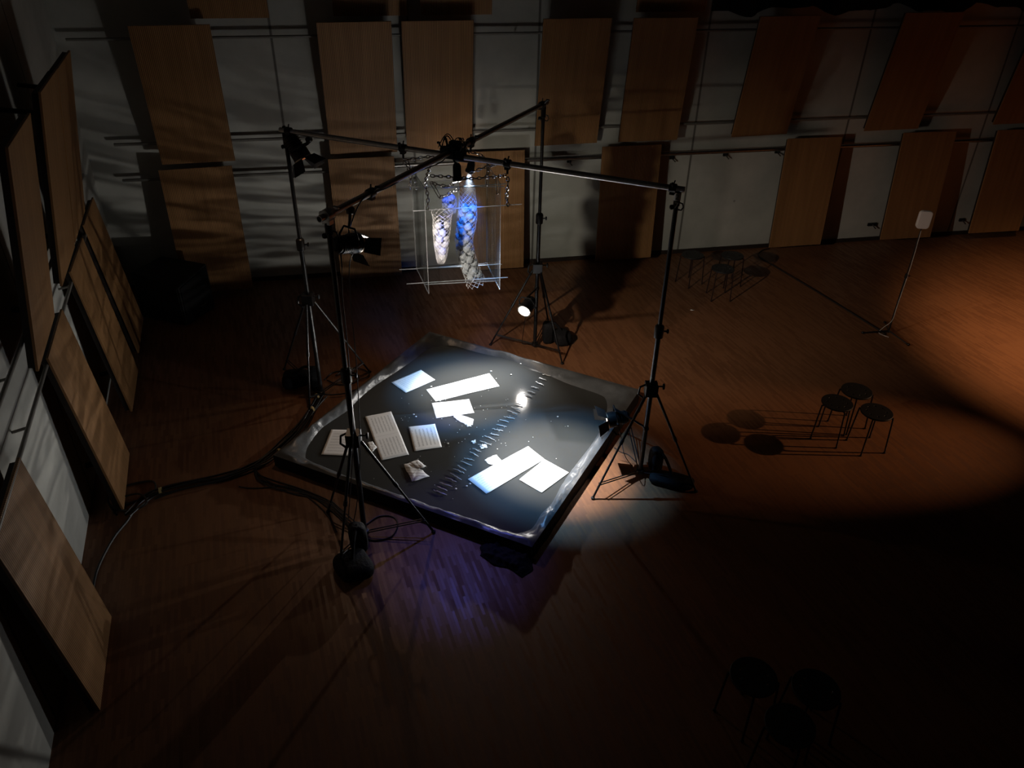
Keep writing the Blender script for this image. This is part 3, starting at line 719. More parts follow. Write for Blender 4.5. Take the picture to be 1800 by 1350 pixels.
# ------------------------------------------------------------------ stage lamps
def lamp(name, pos, aim, label, lens, size=1.0, doors=True, hang=None, side=(38, 38, 32, 32)):
    d = (V(aim) - V(pos)).normalized(); R = d.to_track_quat('X', 'Z').to_matrix()
    t = thing(name, label, 'spotlight', pos, R, 'stage lamps on the stands')
    k = size
    mb = MB(); mb.lathe([(.0, -.17 * k), (.045 * k, -.168 * k), (.062 * k, -.15 * k), (.066 * k, -.06 * k), (.082 * k, -.02 * k), (.084 * k, .06 * k), (.074 * k, .062 * k), (.070 * k, .035 * k)], ax='x', n=28)
    for i in range(5): mb.lathe([(.068 * k, -.13 * k + i * .02 * k), (.074 * k, -.128 * k + i * .02 * k), (.074 * k, -.122 * k + i * .02 * k), (.068 * k, -.12 * k + i * .02 * k)], ax='x', n=24)
    b_ = mb.build('housing', M['black_metal'], t)
    mb = MB(); mb.lathe([(.0, .046 * k), (.03 * k, .044 * k), (.068 * k, .036 * k), (.068 * k, .030 * k), (0, .030 * k)], ax='x', n=28); mb.build('lens', M[lens], b_)['label'] = 'glowing lens'
    mb = MB(); mb.lathe([(.072 * k, .056 * k), (.086 * k, .056 * k), (.086 * k, .066 * k), (.072 * k, .066 * k), (.072 * k, .056 * k)], ax='x', n=28); mb.build('front_ring', M['brass'], b_)
    # yoke
    mb = MB(); pts = [(-.03 * k, -.095 * k, 0), (-.03 * k, -.1 * k, .06 * k), (-.03 * k, -.06 * k, .13 * k), (-.03 * k, .06 * k, .13 * k), (-.03 * k, .1 * k, .06 * k), (-.03 * k, .095 * k, 0)]
    mb.tube(pts, .009 * k, 6)
    for s_ in (-1, 1): mb.tube([(-.03 * k, s_ * .06 * k, 0), (-.03 * k, s_ * .115 * k, 0)], .013 * k, 8)
    mb.build('yoke', M['black_metal'], t)
    if hang is not None:          # arm from the yoke to what carries it
        q = R.transposed() @ (V(hang) - V(pos)); mb = MB(); mb.tube([(-.03 * k, 0, .13 * k), q], .011, 8); mb.blob(q, (.06, .06, .06), e=.7, nu=12, nv=8); mb.build('clamp_arm', M['black_metal'], t)
    if doors:
        for i, (ang_, w_, l_, op) in enumerate(((90, .15, .12 if side[0] > 0 else .16, side[0]), (-90, .15, .12, side[1]), (0, .12, .13, side[2]), (180, .12, .13, side[3]))):
            a = radians(ang_); c_, s_ = cos(a), sin(a); o_ = radians(op)
            def pt(u, v):   # u across, v outward along the leaf
                rr = .084 * k + v * sin(o_) * k; xx = .066 * k + v * cos(o_) * k
                uu = u * k * (1 + v * 1.6); return V((xx, -s_ * uu + c_ * rr, c_ * uu + s_ * rr))
            mb = MB(); vs = [pt(-w_ / 2, 0), pt(w_ / 2, 0), pt(w_ / 2, l_), pt(-w_ / 2, l_)]
            mb.add(vs, [(0, 1, 2, 3)]); o = mb.build('barn_door', M['matte_black'], b_, smooth=False); sm = o.modifiers.new('s', 'SOLIDIFY'); sm.thickness = .002
    return t, R, d

LP = {}
# low lamp on the farthest stand, low lamp on the right stand, two lamps hung from the pipe ends, two small lamps under the hub
CW = V((-.45, 6.9, .1))
posB = aty(925, 541, 8.28); posR = aty(1078, 737, 6.25)
posF = aty(617, 428, 5.30); posL = aty(526, 268, 7.35)
PB0, PR0 = ST['B'][0], ST['R'][0]
lamp('stage_lamp', posB, CW + V((-.3, -.6, 0)), 'lit stage lamp low on the farthest tripod, shining toward the viewer', 'lens_warm', 1.0, False, V((PB0.x, PB0.y, posB.z + .10)))
lamp('stage_lamp', posR, CW + V((-.8, -.9, 0)), 'lit stage lamp with flaps low on the right tripod', 'lens_warm', .95, True, V((PR0.x, PR0.y, posR.z + .02)))
lamp('stage_lamp', posF, posF + V((3.6, 5.4, -1.45)), 'stage lamp with open flaps under the near end of the overhead pipe', 'lens_off', .92, True, on2(.07) - V((0, 0, .05)), (-26, 55, 50, 50))
lamp('stage_lamp', posL, CW + V((.0, -.2, 0)), 'dim orange stage lamp under the left end of the overhead pipe', 'lens_dim', 1.05, True, on1(.07) - V((0, 0, .05)))
def small_lamp(top_px, bot_px, Y, label, aim):
    a = aty(*top_px, Y); b = aty(*bot_px, Y); d = (b - a).normalized(); R = d.to_track_quat('X', 'Z').to_matrix(); L_ = (b - a).length
    t = thing('pin_spot', label, 'spotlight', a, R, 'small lamps under the pipe crossing')
    mb = MB(); mb.lathe([(0, -.02), (.028, -.015), (.036, .01), (.038, L_ - .01), (.043, L_ - .008), (.043, L_ + .012), (.037, L_ + .012), (.036, L_ - .002)], ax='x', n=24); mb.build('housing', M['matte_black'], t)
    mb = MB(); mb.lathe([(0, L_ + .004), (.035, L_ + .001), (.035, L_ - .004), (0, L_ - .004)], ax='x', n=24); mb.build('lens', M['lens_white'], t)['label'] = 'glowing lens'
    q = R.transposed() @ (HUB + V((0, 0, .0)) - a); mb = MB(); mb.tube([(-.01, 0, 0), q * .6, q], .009, 8); mb.build('mounting_arm', M['matte_black'], t)
    return b + d * .03
lensA = small_lamp((803, 291), (804, 314), HUB.y - .17, 'small black lamp under the pipe crossing, left one, shining straight down', None)
lensB = small_lamp((829, 287), (826, 300), HUB.y + .30, 'small black lamp under the pipe crossing, right one behind the net', None)

# ------------------------------------------------------------------ hanging acrylic frame
ZB = 1.80
fl, bl, fr, br = at(754, 517, ZB), at(732, 472, ZB), at(878.5, 509, ZB), at(855.5, 463, ZB)
zfl = zon(755.5, 329, fl); HB = zfl - ZB
ac = (fl + bl + fr + br) / 4
frame = thing('acrylic_frame', 'clear acrylic frame of crossing sheets and rods hung by chains under the pipe crossing', 'frame', ac)
def plate(a, b, z0, z1, th=.0045):
    a, b = a - ac, b - ac; n_ = V((-(b - a).y, (b - a).x, 0)).normalized() * th / 2
    vs = [V((p.x, p.y, z - ac.z)) + n_ * s_ for s_ in (-1, 1) for (p, z) in ((a, z0), (b, z0), (b, z1), (a, z1))]
    mb = MB(); mb.add(vs, [(0, 1, 2, 3), (7, 6, 5, 4)], 0); mb.add(vs, [(0, 4, 5, 1), (1, 5, 6, 2), (2, 6, 7, 3), (3, 7, 4, 0)], 1)
    return mb.build('clear_sheet', [M['acrylic'], M['acrylic_edge']], frame, smooth=False)
plate(fl, bl, ZB, ZB + HB); plate(fr, br, ZB, ZB + HB)
f1 = .36; plate(fl.lerp(bl, f1), fr.lerp(br, f1), ZB, ZB + HB - .02); plate(fl.lerp(bl, .93), fr.lerp(br, .93), ZB + .02, ZB + HB)
def rod(p, q, r_=.0048):
    mb = MB(); mb.tube([p - ac, q - ac], r_, 8); return mb.build('clear_rod', M['acrylic_edge'], frame)
yF = fl.lerp(bl, f1 - .04).y; yB_ = fl.lerp(bl, .97).y
def rodpx(a, b, Y): rod(aty(*a, Y), aty(*b, Y + .12))
rodpx((726, 371), (917, 359), fl.lerp(bl, .3).y)
rodpx((702, 474), (882, 464.5), bl.y - .02)
rodpx((715, 499), (892.5, 487.5), fl.lerp(bl, .38).y)
rodpx((704, 329), (887, 328), fl.lerp(bl, .45).y)
rodpx((755, 332), (890, 323), bl.y)
rodpx((746, 500), (870, 494), fl.lerp(bl, .34).y + .06)
frame_c = ac

def chain(pts, label, link=.044, r_=.0052, wid=.024):
    P = smoothpath(pts, 12); c = P[0]; Ls = [0]
    for a, b in zip(P, P[1:]): Ls.append(Ls[-1] + (b - a).length)
    n = max(2, int(Ls[-1] / (link * .78))); mb = MB()
    def pos(s):
        for i in range(1, len(Ls)):
            if s <= Ls[i]: return P[i - 1].lerp(P[i], (s - Ls[i - 1]) / max(1e-9, Ls[i] - Ls[i - 1]))
        return P[-1]
    for i in range(n):
        s = Ls[-1] * (i + .5) / n; e = Ls[-1] * .4 / n
        p = pos(s); t = (pos(s + e) - pos(s - e)).normalized(); u_ = t.cross(V((.3, .2, 1)) if abs(t.z) < .9 else V((1, .3, 0))).normalized(); w_ = t.cross(u_)
        sdv = u_ if i % 2 else w_
        ring = []
        for k in range(12):
            a = 2 * pi * k / 12; ring.append(p - c + t * (cos(a) * link / 2) + sdv * (sin(a) * wid / 2))
        mb.tube(ring, r_, 5, closed=True)
    o = mb.build('steel_chain', M['chrome']); o.location = c
    return tag(o, label, 'chain', 'chains under the overhead pipes')
Yh = HUB.y
cl = on1(.335); cr = on1(.605)
chain([cl - V((0, 0, .12)), aty(721, 305, cl.y), aty(720, 334, cl.y)], 'shiny chain end hanging free at the left clamp, left strand')
chain([cl - V((0, 0, .12)) + V((.02, .02, 0)), aty(727, 303, cl.y + .03), aty(732, 332, cl.y + .03)], 'shiny chain end hanging free at the left clamp, right strand')
chain([cl - V((0, 0, .11)), aty(742, 277, cl.y), aty(765, 274, cl.y + .03), aty(790, 273, Yh)], 'shiny chain sagging from the left clamp to the pipe crossing')
yA = fl.lerp(bl, .3).y
chain([on2(.37) - V((0, 0, .04)), aty(748, 320, yA - .05), aty(752, 345, yA), aty(751, 369, yA)], 'shiny chain holding the left end of the upper acrylic rod')
chain([cr - V((0, 0, .12)), aty(893, 320, cr.y), aty(891, 345, yA + .06), aty(893, 362, yA + .09)], 'shiny chain holding the right end of the upper acrylic rod')
chain([aty(757, 309, yA), aty(790, 311, yA), aty(830, 314, yA + .05), aty(862, 311, yA + .1), aty(889, 308, cr.y)], 'shiny chain slung sideways across the top of the acrylic frame')
chain([aty(760, 322, yA), aty(785, 327, yA), aty(806, 318, yA + .02), aty(818, 314, yA + .05)], 'shiny chain sagging from the frame to the top of the long net')
chain([aty(773, 348, yA), aty(788, 341, yA), aty(805, 333, yA + .03)], 'short slanting chain above the blue net')
chain([on2(.56) - V((0, 0, .09)), aty(853, 278, on2(.56).y), aty(858, 300, on2(.56).y - .05), aty(853, 312, on2(.56).y - .1)], 'shiny chain hanging behind the pipe crossing at its right')
chain([aty(826, 305, Yh + .1), aty(845, 297, Yh + .1), aty(862, 292, Yh + .1), aty(880, 286, cr.y)], 'shiny chain running up to the right clamp')
# snap hooks and plain wires
for a, b, lb in (((758, 320), (773, 347), 'bright snap hook bar slanting at the left top of the frame'), ((856, 314), (856, 326), 'bright hook standing at the right top of the frame'), ((873, 311), (875, 340), 'bright wire hook hanging at the right inside the frame')):
    p, q = aty(*a, yA), aty(*b, yA); c = (p + q) / 2; dv = (q - p); sd = dv.normalized().cross(V((0, 1, 0))) * .012
    mb = MB(); ring = [p + sd, p.lerp(q, .5) + sd, q + sd * .8, q + dv * .04, q - sd * .8, p.lerp(q, .5) - sd, p - sd, p - dv * .04]; mb.tube([x - c for x in ring], .0038, 6, closed=True)
    o = mb.build('snap_hook', M['chrome']); o.location = c; tag(o, lb, 'hook', 'hooks on the acrylic frame')

# ------------------------------------------------------------------ nets and balls
def net(cl_px, Y, radii, name, label, nst=14, pitch=.11, sr=.0013, tail=None):
    C = smoothpath([aty(x, y, Y) for x, y in cl_px], 10); n = len(C); c0 = C[0]
    rr = []
    for i in range(n):
        f = i / (n - 1) * (len(radii) - 1); k = min(int(f), len(radii) - 2); rr.append(radii[k] + (radii[k + 1] - radii[k]) * (f - k))
    Ls = [0]
    for a, b in zip(C, C[1:]): Ls.append(Ls[-1] + (b - a).length)
    mb = MB()
    for h in (-1, 1):
        for s_ in range(nst):
            pts = []
            for i in range(n):
                t = (C[min(i + 1, n - 1)] - C[max(0, i - 1)]).normalized(); a_ = t.cross(V((0, 1, 0))).normalized(); b_ = t.cross(a_)
                q = 2 * pi * s_ / nst + h * 2 * pi * Ls[i] / (pitch * 6)
                r_ = rr[i] * (1 + .05 * noise.noise(V((i * .3, q, 0))))
                pts.append(C[i] + (a_ * cos(q) + b_ * sin(q)) * r_ - c0)
            mb.tube(pts, sr, 4, cap=False)
    o = mb.build(name, M['net']); o.location = c0; tag(o, label, 'net')
    return C, rr, Ls
Yn = HUB.y + .05
long_px = [(817, 316), (820, 332), (822, 360), (821, 385), (817, 410), (816, 425), (819, 445), (826, 468), (832, 484), (838, 499)]
C1, r1, l1 = net(long_px, Yn, [.066, .078, .082, .092, .086, .082, .084, .086, .088, .10], 'ball_net', 'long nylon net full of white balls, lit blue at its top', 11, .085, .0009)
Y2 = yF - .10
short_px = [(777, 372), (777, 388), (776, 405), (776, 425), (776, 445), (775, 462)]
C2, r2, l2 = net(short_px, Y2, [.095, .08, .078, .07, .055, .03], 'ball_net', 'short nylon net of bluish balls left of the long net', 11, .07, .0009)
small_px = [(783, 345), (789, 352), (790, 362), (789, 372)]
C3, r3, l3 = net(small_px, Yn + .22, [.05, .07, .068, .06], 'ball_net', 'small blue-lit net half hidden behind the top of the short net', 10, .06, .0011)
mb = MB(); mb.blob((0, 0, 0), (1, 1, 1), e=1, nz=.16, ns=5, nu=20, nv=14)
proto = mb.build('net_ball', M['ball'])
balls = []
def pack(C, rr, Ls, t0, t1, step, rad, per, label, group):
    global proto
    s = t0 * Ls[-1]; lay = 0
    while s < t1 * Ls[-1]:
        i = max(k for k in range(len(Ls)) if Ls[k] <= s); p = C[i]; R_ = max(.001, rr[i] - rad * .98)
        t = (C[min(i + 1, len(C) - 1)] - C[max(0, i - 1)]).normalized(); a_ = t.cross(V((0, 1, 0))).normalized(); b_ = t.cross(a_)
        k_ = per if R_ > rad * .9 else (2 if R_ > rad * .4 else 1)
        for j in range(k_):
            q = 2 * pi * j / k_ + lay * 1.05 + random.uniform(-.2, .2)
            pos = p + (a_ * cos(q) + b_ * sin(q)) * R_ + t * random.uniform(-.006, .006)
            o = proto if not balls else proto.copy()
            if balls: COL.objects.link(o)
            balls.append(o); d_ = rad * 2 * random.uniform(.94, 1.06); o.location = pos; o.scale = (d_, d_, d_ * random.uniform(.9, 1.05)); o.rotation_euler = [random.uniform(0, 6.28) for _ in range(3)]
            tag(o, label, 'ball', group)
        s += step; lay += 1
pack(C1, [min(q, .086) for q in r1], l1, .26, .93, .056, .039, 3, 'crumpled white plastic ball inside the long net', 'balls in the long net')
pack(C2, r2, l2, .26, .93, .060, .036, 3, 'crumpled bluish plastic ball inside the short net', 'balls in the short net')
pack(C3, r3, l3, .25, .9, .07, .036, 2, 'crumpled ball inside the small blue-lit net', 'balls in the small blue net')

# ------------------------------------------------------------------ stools
def make_stool(label, group):
    t = thing('stool', label, 'stool', (0, 0, 0), None, group)
    cu = bpy.data.curves.new('seat', 'CURVE'); cu.dimensions = '2D'; cu.fill_mode = 'BOTH'; cu.extrude = .006; cu.bevel_depth = .003; cu.bevel_resolution = 2
    def circ(cx, cy, rx, ry, rot, n):
        sp = cu.splines.new('POLY'); sp.points.add(n - 1); sp.use_cyclic_u = True
        for i in range(n):
            a = 2 * pi * i / n; x, y = rx * cos(a), ry * sin(a)
            sp.points[i].co = (cx + x * cos(rot) - y * sin(rot), cy + x * sin(rot) + y * cos(rot), 0, 1)
    circ(0, 0, .158, .158, 0, 48)
    for i in range(8):
        a = 2 * pi * i / 8 + .39; circ(.098 * cos(a), .098 * sin(a), .0095, .016, a, 10)
    tmp = bpy.data.objects.new('tmp', cu); COL.objects.link(tmp); bpy.context.view_layer.update()
    me = bpy.data.meshes.new_from_object(tmp.evaluated_get(bpy.context.evaluated_depsgraph_get())); me.name = 'seat'
    bpy.data.objects.remove(tmp); me.materials.clear(); me.materials.append(M['seat_black'])
    o = bpy.data.objects.new('seat', me); COL.objects.link(o); o.parent = t; o.location = (0, 0, .452)
    for i in range(4):
        a = pi / 2 * i + pi / 4; c_, s_ = cos(a), sin(a)
        pts = [(.02 * c_, .02 * s_, .436), (.145 * c_, .145 * s_, .436), (.163 * c_, .163 * s_, .428), (.170 * c_, .170 * s_, .405), (.195 * c_, .195 * s_, .008)]
        mb = MB(); mb.tube(smoothpath(pts, 5), .0085, 8); mb.blob((.196 * c_, .196 * s_, .008), (.026, .026, .016), e=.8, nu=10, nv=6); mb.build('leg', M['legs_red'], t)
    return t
ZS = .455
near, mid, far = 'three stools in the dark foreground', 'three stools by the right light', 'three stools by the far wall'
stools = [((1541, 724), .20, 'black round stool of the middle trio, nearest the viewer and rightmost', mid),
          ((1475, 706), .95, 'black round stool of the middle trio, left one in front', mid),
          ((1503, 689), .45, 'black round stool of the middle trio, the one farthest back', mid),
          ((1218, 448), .60, 'black round stool at the far wall, standing apart at the left', far),
          ((1288, 449), .25, 'black round stool at the far wall, right one at the back', far),
          ((1271, 472), .05, 'black round stool at the far wall, nearest one of its trio', far),
          ((1328, 1193), .55, 'black stool in the dark foreground, left one of the trio', near),
          ((1430, 1217), .15, 'black stool in the dark foreground, right one of the trio', near),
          ((1390, 1264), .85, 'black stool in the dark foreground, nearest to the lower edge', near)]
first = None
spos = [at(*q[0], ZS) for q in stools]
for _ in range(20):                                   # seats must not touch
    for i in range(9):
        for j in range(i):
            d = spos[i] - spos[j]; d.z = 0
            if d.length < .375: q = d.normalized() * (.375 - d.length) / 2; spos[i] += q; spos[j] -= q
for (px, rz, lb, gp), p in zip(stools, spos):
    p.z = 0
    if first is None: first = make_stool(lb, gp); first.location = p; first.rotation_euler = (0, 0, rz)
    else: dup(first, p, rz, lb, gp)

# ------------------------------------------------------------------ pale board on a thin stand
mp_ = at(1560, 588); bt = thing('board_stand', 'pale rounded board on a thin black floor stand at the right', 'stand', mp_)
zt1 = zon(1632, 371, mp_); zt0 = zon(1629, 403, mp_)
mb = MB(); mb.tube([(0, 0, .03), (0, 0, .85)], .011, 10); mb.tube([(0, 0, .85), (0, 0, zt0)], .008, 10); mb.build('pole', M['black_metal'], bt)
mb = MB(); mb.lathe([(.011, -.03), (.019, -.028), (.019, .028), (.011, .03)], (0, 0, .86), n=14); mb.box((.03, 0, .86), (.04, .01, .012)); mb.build('collar', M['black_metal'], bt)
for i in range(3):
    a = radians((-62, 75, 178)[i]); mb = MB(); mb.tube([(0, 0, .06), (.33 * cos(a), .33 * sin(a), .014)], .009, 8); mb.blob((.33 * cos(a), .33 * sin(a), .016), (.04, .04, .03), e=.8, nu=10, nv=6); mb.build('leg', M['black_metal'], bt)
w_, h_ = .155, zt1 - zt0; rc = .04; out = []
for cx, cz, a0 in ((w_ / 2 - rc, h_ / 2 - rc, 0), (-w_ / 2 + rc, h_ / 2 - rc, 90), (-w_ / 2 + rc, -h_ / 2 + rc, 180), (w_ / 2 - rc, -h_ / 2 + rc, 270)):
    for q in range(7): a = radians(a0 + q * 15); out.append((cx + rc * cos(a), cz + rc * sin(a)))
n = len(out); vs = [(x, -.028, z) for x, z in out] + [(x, .028, z) for x, z in out]
mb = MB(); mb.add(vs, [tuple(range(n)), tuple(range(2 * n - 1, n - 1, -1))] + [(i, (i + 1) % n, n + (i + 1) % n, n + i) for i in range(n)])
o = mb.build('board', M['pale_board'], bt, bevel=.008); o.location = (0, 0, (zt0 + zt1) / 2); o.rotation_euler = (0, 0, radians(-8))
mb = MB(); mb.tube(smoothpath([(.0, -.012, zt0 - .03), (.012, -.014, 1.0), (.0, -.016, .45), (-.03, -.06, .25), (-.10, -.03, .12), (-.11, .02, .012), (-.02, -.09, .008)], 8), .0042, 6); mb.build('cord', M['white_cord'], bt)['label'] = 'pale cord'

# ------------------------------------------------------------------ loudspeaker in the far left corner
fc, rc_, lc = at(329, 573), at(379, 540), at(250, 557); bk = lc + (rc_ - fc) * 1.0; 
zs = zon(363, 463, rc_); zs = max(.6, min(1.1, zs))
sp = thing('loudspeaker', 'big black loudspeaker box on the floor in the far left corner', 'loudspeaker', (fc + rc_ + lc + bk) / 4)
so = (fc + rc_ + lc + bk) / 4
def up(p, z): return V((p.x, p.y, z)) - so
mb = MB(); foot = [fc, rc_, bk, lc]; nb_ = [up(p, .0) for p in foot]; nt = [up(p.lerp(so, .0), zs) for p in foot]
# top slopes back a little
nt[0].z -= .10
vs = nb_ + nt; mb.add(vs, [(0, 1, 2, 3), (7, 6, 5, 4), (0, 4, 5, 1), (1, 5, 6, 2), (2, 6, 7, 3), (3, 7, 4, 0)])
mb.build('cabinet', M['spk'], sp, smooth=False, bevel=.02)
def inset(a, b, c, d, k=.08, off=.012):
    q = [a, b, c, d]; m_ = sum(q, V()) / 4; n_ = (b - a).cross(d - a).normalized()
    if n_.dot(m_) < 0: n_ = -n_
    r_ = [p.lerp(m_, k) + n_ * off for p in q]; s_ = [p.lerp(m_, k) - n_ * .004 for p in q]
    mb = MB(); mb.add(r_ + s_, [(0, 1, 2, 3), (0, 4, 5, 1), (1, 5, 6, 2), (2, 6, 7, 3), (3, 7, 4, 0)]); return mb
inset(nb_[0], nb_[1], nt[1], nt[0]).build('front_grille', M['matte_black'], sp, smooth=False)
inset(nb_[3], nb_[0], nt[0], nt[3]).build('side_grille', M['matte_black'], sp, smooth=False)
hp = nb_[0].lerp(nb_[1], .55) + V((0, 0, .17)); hn = (hp * V((1, 1, 0))).normalized() if False else V((hp.x, hp.y, 0)).normalized()
mb = MB(); hd = (nb_[1] - nb_[0]).normalized() * .05; mb.tube([hp + hn * .01 - hd, hp + hn * .045 - hd * .8, hp + hn * .045 + hd * .8, hp + hn * .01 + hd], .010, 8); mb.build('handle', M['steel_dark'], sp)

# ------------------------------------------------------------------ sandbags on the stands
def sandbag(k, parts, label):
    P0 = at(*parts[0][0]); t = thing('sandbag', label, 'sandbag', P0, None, 'sandbags at the feet of the stands')
    pp = []
    for i, (px, size, rz, up_) in enumerate(parts):
        c = at(*px) - P0; c.z = size[2] / 2 + up_
        mb = MB(); mb.blob(c, size, Matrix.Rotation(rz, 3, 'Z'), e=.55, nz=.14, ns=6, seed=i * 3 + len(k), nu=36, nv=20); mb.build('bag_half', M['cloth_black'], t); pp.append(c + V((0, 0, size[2] / 2 - .01)))
    if len(pp) > 1:
        m_ = (pp[0] + pp[1]) / 2 + V((0, 0, .05)); mb = MB(); mb.tube(smoothpath([pp[0], m_, pp[1]], 6), .016, 6); mb.build('strap', M['cloth_black'], t)
sandbag('R', [((1150, 828), (.12, .16, .30), .3, 0), ((1181, 850), (.44, .20, .09), -.32, 0)], 'black sandbag with an upright roll at the foot of the right tripod')
sandbag('FL', [((632, 966), (.16, .15, .30), .2, 0), ((622, 1003), (.30, .34, .13), .5, 0)], 'black sandbag at the foot of the nearest tripod')
sandbag('B', [((962, 601), (.14, .18, .30), .1, 0), ((986, 602), (.22, .26, .17), .4, 0)], 'black sandbag at the foot of the farthest tripod')
sandbag('L', [((522, 676), (.30, .24, .17), .2, 0), ((557, 684), (.13, .14, .30), .2, 0)], 'black sandbag at the foot of the left tripod')

# ------------------------------------------------------------------ cables
def cable(px, label, r_=.008, z=.009, group=None, m='rubber', jit=0, cat='cable', pts3=None):
    P = pts3 or [at(x + random.uniform(-jit, jit), y + random.uniform(-jit, jit), z) for x, y in px]
    P = smoothpath(P, 8); c = P[0].copy(); mb = MB(); mb.tube([p - c for p in P], r_, 7); o = mb.build('cable', M[m]); o.location = c
    return tag(o, label, cat, group)
run = [(150, 1035), (168, 1000), (196, 945), (222, 905), (262, 873), (300, 858), (345, 848), (395, 838), (440, 822), (470, 806), (500, 779), (530, 748), (552, 715), (566, 690)]
for i in range(7):
    cable([(x + (i - 3) * 2.4, y + (i - 3) * 1.4) for x, y in run[(3 if i % 2 else 4):]], 'black cable in the bundle between the left wall and the basin corner', .008, .009 + .012 * (i % 3), 'cables of the left bundle', jit=2.6)
cable([(158, 1080), (166, 1020), (178, 985), (200, 945), (224, 915), (240, 890)], 'black cable curving along the floor below the left wall panel', .012)
cable([(205, 905), (190, 880), (205, 862), (235, 850), (268, 846), (272, 862), (250, 876), (215, 890), (200, 902)], 'loose loop of black cable at the foot of the left wall', .010, .012, 'loops of spare cable')
cable([(222, 898), (200, 892), (212, 876), (244, 868), (258, 884), (232, 900)], 'small loop of black cable heaped beside the wall panel', .010, .03, 'loops of spare cable')
run2 = [(447, 820), (452, 838), (478, 852), (515, 860), (550, 872), (580, 888), (600, 905), (618, 930)]
for i in range(5):
    cable([(x + i * .8, y + (i - 2) * 3.0) for x, y in run2], 'black cable running in front of the basin to the nearest tripod', .007, .008 + .010 * (i % 2), 'cables in front of the basin', jit=3)
cable([(420, 855), (440, 858), (470, 857), (500, 855), (540, 873), (575, 905), (592, 935)], 'thin black cable lying below the front cables', .006, .007)
cable([(640, 925), (665, 908), (690, 908), (699, 922), (688, 943), (660, 950), (640, 945)], 'black cable curl beside the foot of the nearest tripod', .007, .009)
for i, pl_ in enumerate(([(570, 668), (585, 655), (610, 652), (630, 660), (624, 672), (596, 676), (575, 668)], [(590, 660), (612, 648), (640, 650), (648, 660), (628, 668), (600, 672)], [(560, 690), (580, 694), (612, 690), (640, 678)])):
    cable(pl_, 'tangled black cable behind the left tripod', .008, .01 + .014 * i, 'tangled cables at the left tripod')
for x, y in ((604, 657), (620, 650)):
    o = MB(); o.lathe([(.0, -.04), (.022, -.035), (.022, .03), (.014, .04), (0, .04)], ax='x', n=14); b_ = o.build('plug', M['chrome']); b_.location = at(x, y, .05); b_.rotation_euler = (0, 0, x * .1); tag(b_, 'shiny metal plug in the cable tangle, ' + ('left one' if x < 610 else 'right one'), 'plug', 'plugs in the cable tangle')
for i, (x, y) in enumerate(((557, 697), (549, 720), (491, 794), (282, 863))):
    mb = MB(); mb.lathe([(.030, -.012), (.036, -.012), (.036, .012), (.030, .012), (.030, -.012)], ax='x', n=16); o = mb.build('cable_tie', M['tie']); o.location = at(x, y, .035); o.rotation_euler = (0, 0, (.9, .9, .75, .35)[i])
    tag(o, ('yellow tie round the cables, topmost, at the left tripod foot', 'yellow tie round the cables, second from the top', 'yellow tie round the cables at the basin corner', 'pale tie round the cables near the left wall')[i], 'tie', 'ties on the cable bundle')
# wires hanging at the nearest stand
pf = ST['FL'][0]
cable(None, 'thin cable hanging beside the nearest tripod pole from the lamp to the floor', .0042, pts3=[posF + V((.02, -.06, -.05)), aty(614, 470, 5.28), aty(617, 540, 5.26), aty(625, 620, 5.2), aty(630, 700, 5.15), aty(633, 790, 5.10), aty(628, 880, 5.02), at(618, 930, .01)])
cable(None, 'thin cable hugging the nearest tripod pole', .0042, pts3=[posF + V((-.09, -.05, .0)), aty(600, 455, 5.22), aty(602, 520, 5.18), aty(610, 600, 5.1), aty(617, 690, 5.08), aty(620, 790, 5.06), at(612, 915, .01)])
cable(None, 'thin cable lying along the near half of the overhead pipe', .005, pts3=[posF + V((0, .02, .12)), on2(.1) + V((.03, 0, .0)), on2(.2) + V((.02, -.03, -.01)), on2(.3) + V((-.02, -.03, -.02)), on2(.4) + V((.02, -.02, -.03)), HUB + V((-.05, -.05, .05))])
cable(None, 'thin cable hanging from the low lamp of the farthest tripod', .004, pts3=[posB + V((.0, .0, -.07)), aty(921, 575, 8.45), at(918, 600, .06), at(921, 605, .01), at(935, 604, .01)])
cable([(1080, 787), (1092, 795), (1104, 799), (1118, 812)], 'thin cable on the floor beside the right tripod foot', .005, .006)
cable(None, 'thin cable dropping from the low lamp of the right tripod', .004, pts3=[posR + V((.06, -.02, -.08)), aty(1092, 770, 6.15), aty(1098, 800, 6.0), at(1112, 820, .01)])
cable([(1352, 437), (1340, 440), (1333, 448), (1345, 458), (1380, 479), (1440, 515), (1500, 552), (1545, 580), (1556, 588)], 'black cable running from the far wall to the stand with the pale board', .010, .010)

# small fixtures low on the far wall
def wallbox(px, s_, label):
    d = ray(*px); t_ = (NB.dot(O) + .03 - NB.dot(EYE)) / NB.dot(d); p = EYE + d * t_
    R = Matrix((SB, -NB, V((0, 0, 1)))).transposed(); t = thing('wall_bracket', label, 'bracket', p, R, 'small brackets on the far wall')
    mb = MB(); mb.box((0, .015, 0), (s_, .03, .05)); mb.build('plate', M['matte_black'], t, smooth=False)
    mb = MB(); mb.tube([(0, 0, 0), (0, -.05, -.02), (.03, -.06, -.05)], .010, 6); mb.build('hook', M['steel_dark'], t)
wallbox((1534, 395), .16, 'small dark bracket on the far wall left of the red-brown panel behind the pale board')
wallbox((1692, 387), .10, 'small dark bracket on the far wall near the right edge of the picture')
wallbox((1182, 277), .07, 'small bracket under the wall pipe, left of the far stools')
wallbox((1276, 272), .07, 'small bracket under the wall pipe, above the far stools')
wallbox((1367, 267), .07, 'small bracket under the right end of the wall pipe by the orange panel')
wallbox((1001, 283), .06, 'small bracket on the far wall under the pipe beside the farthest pole')

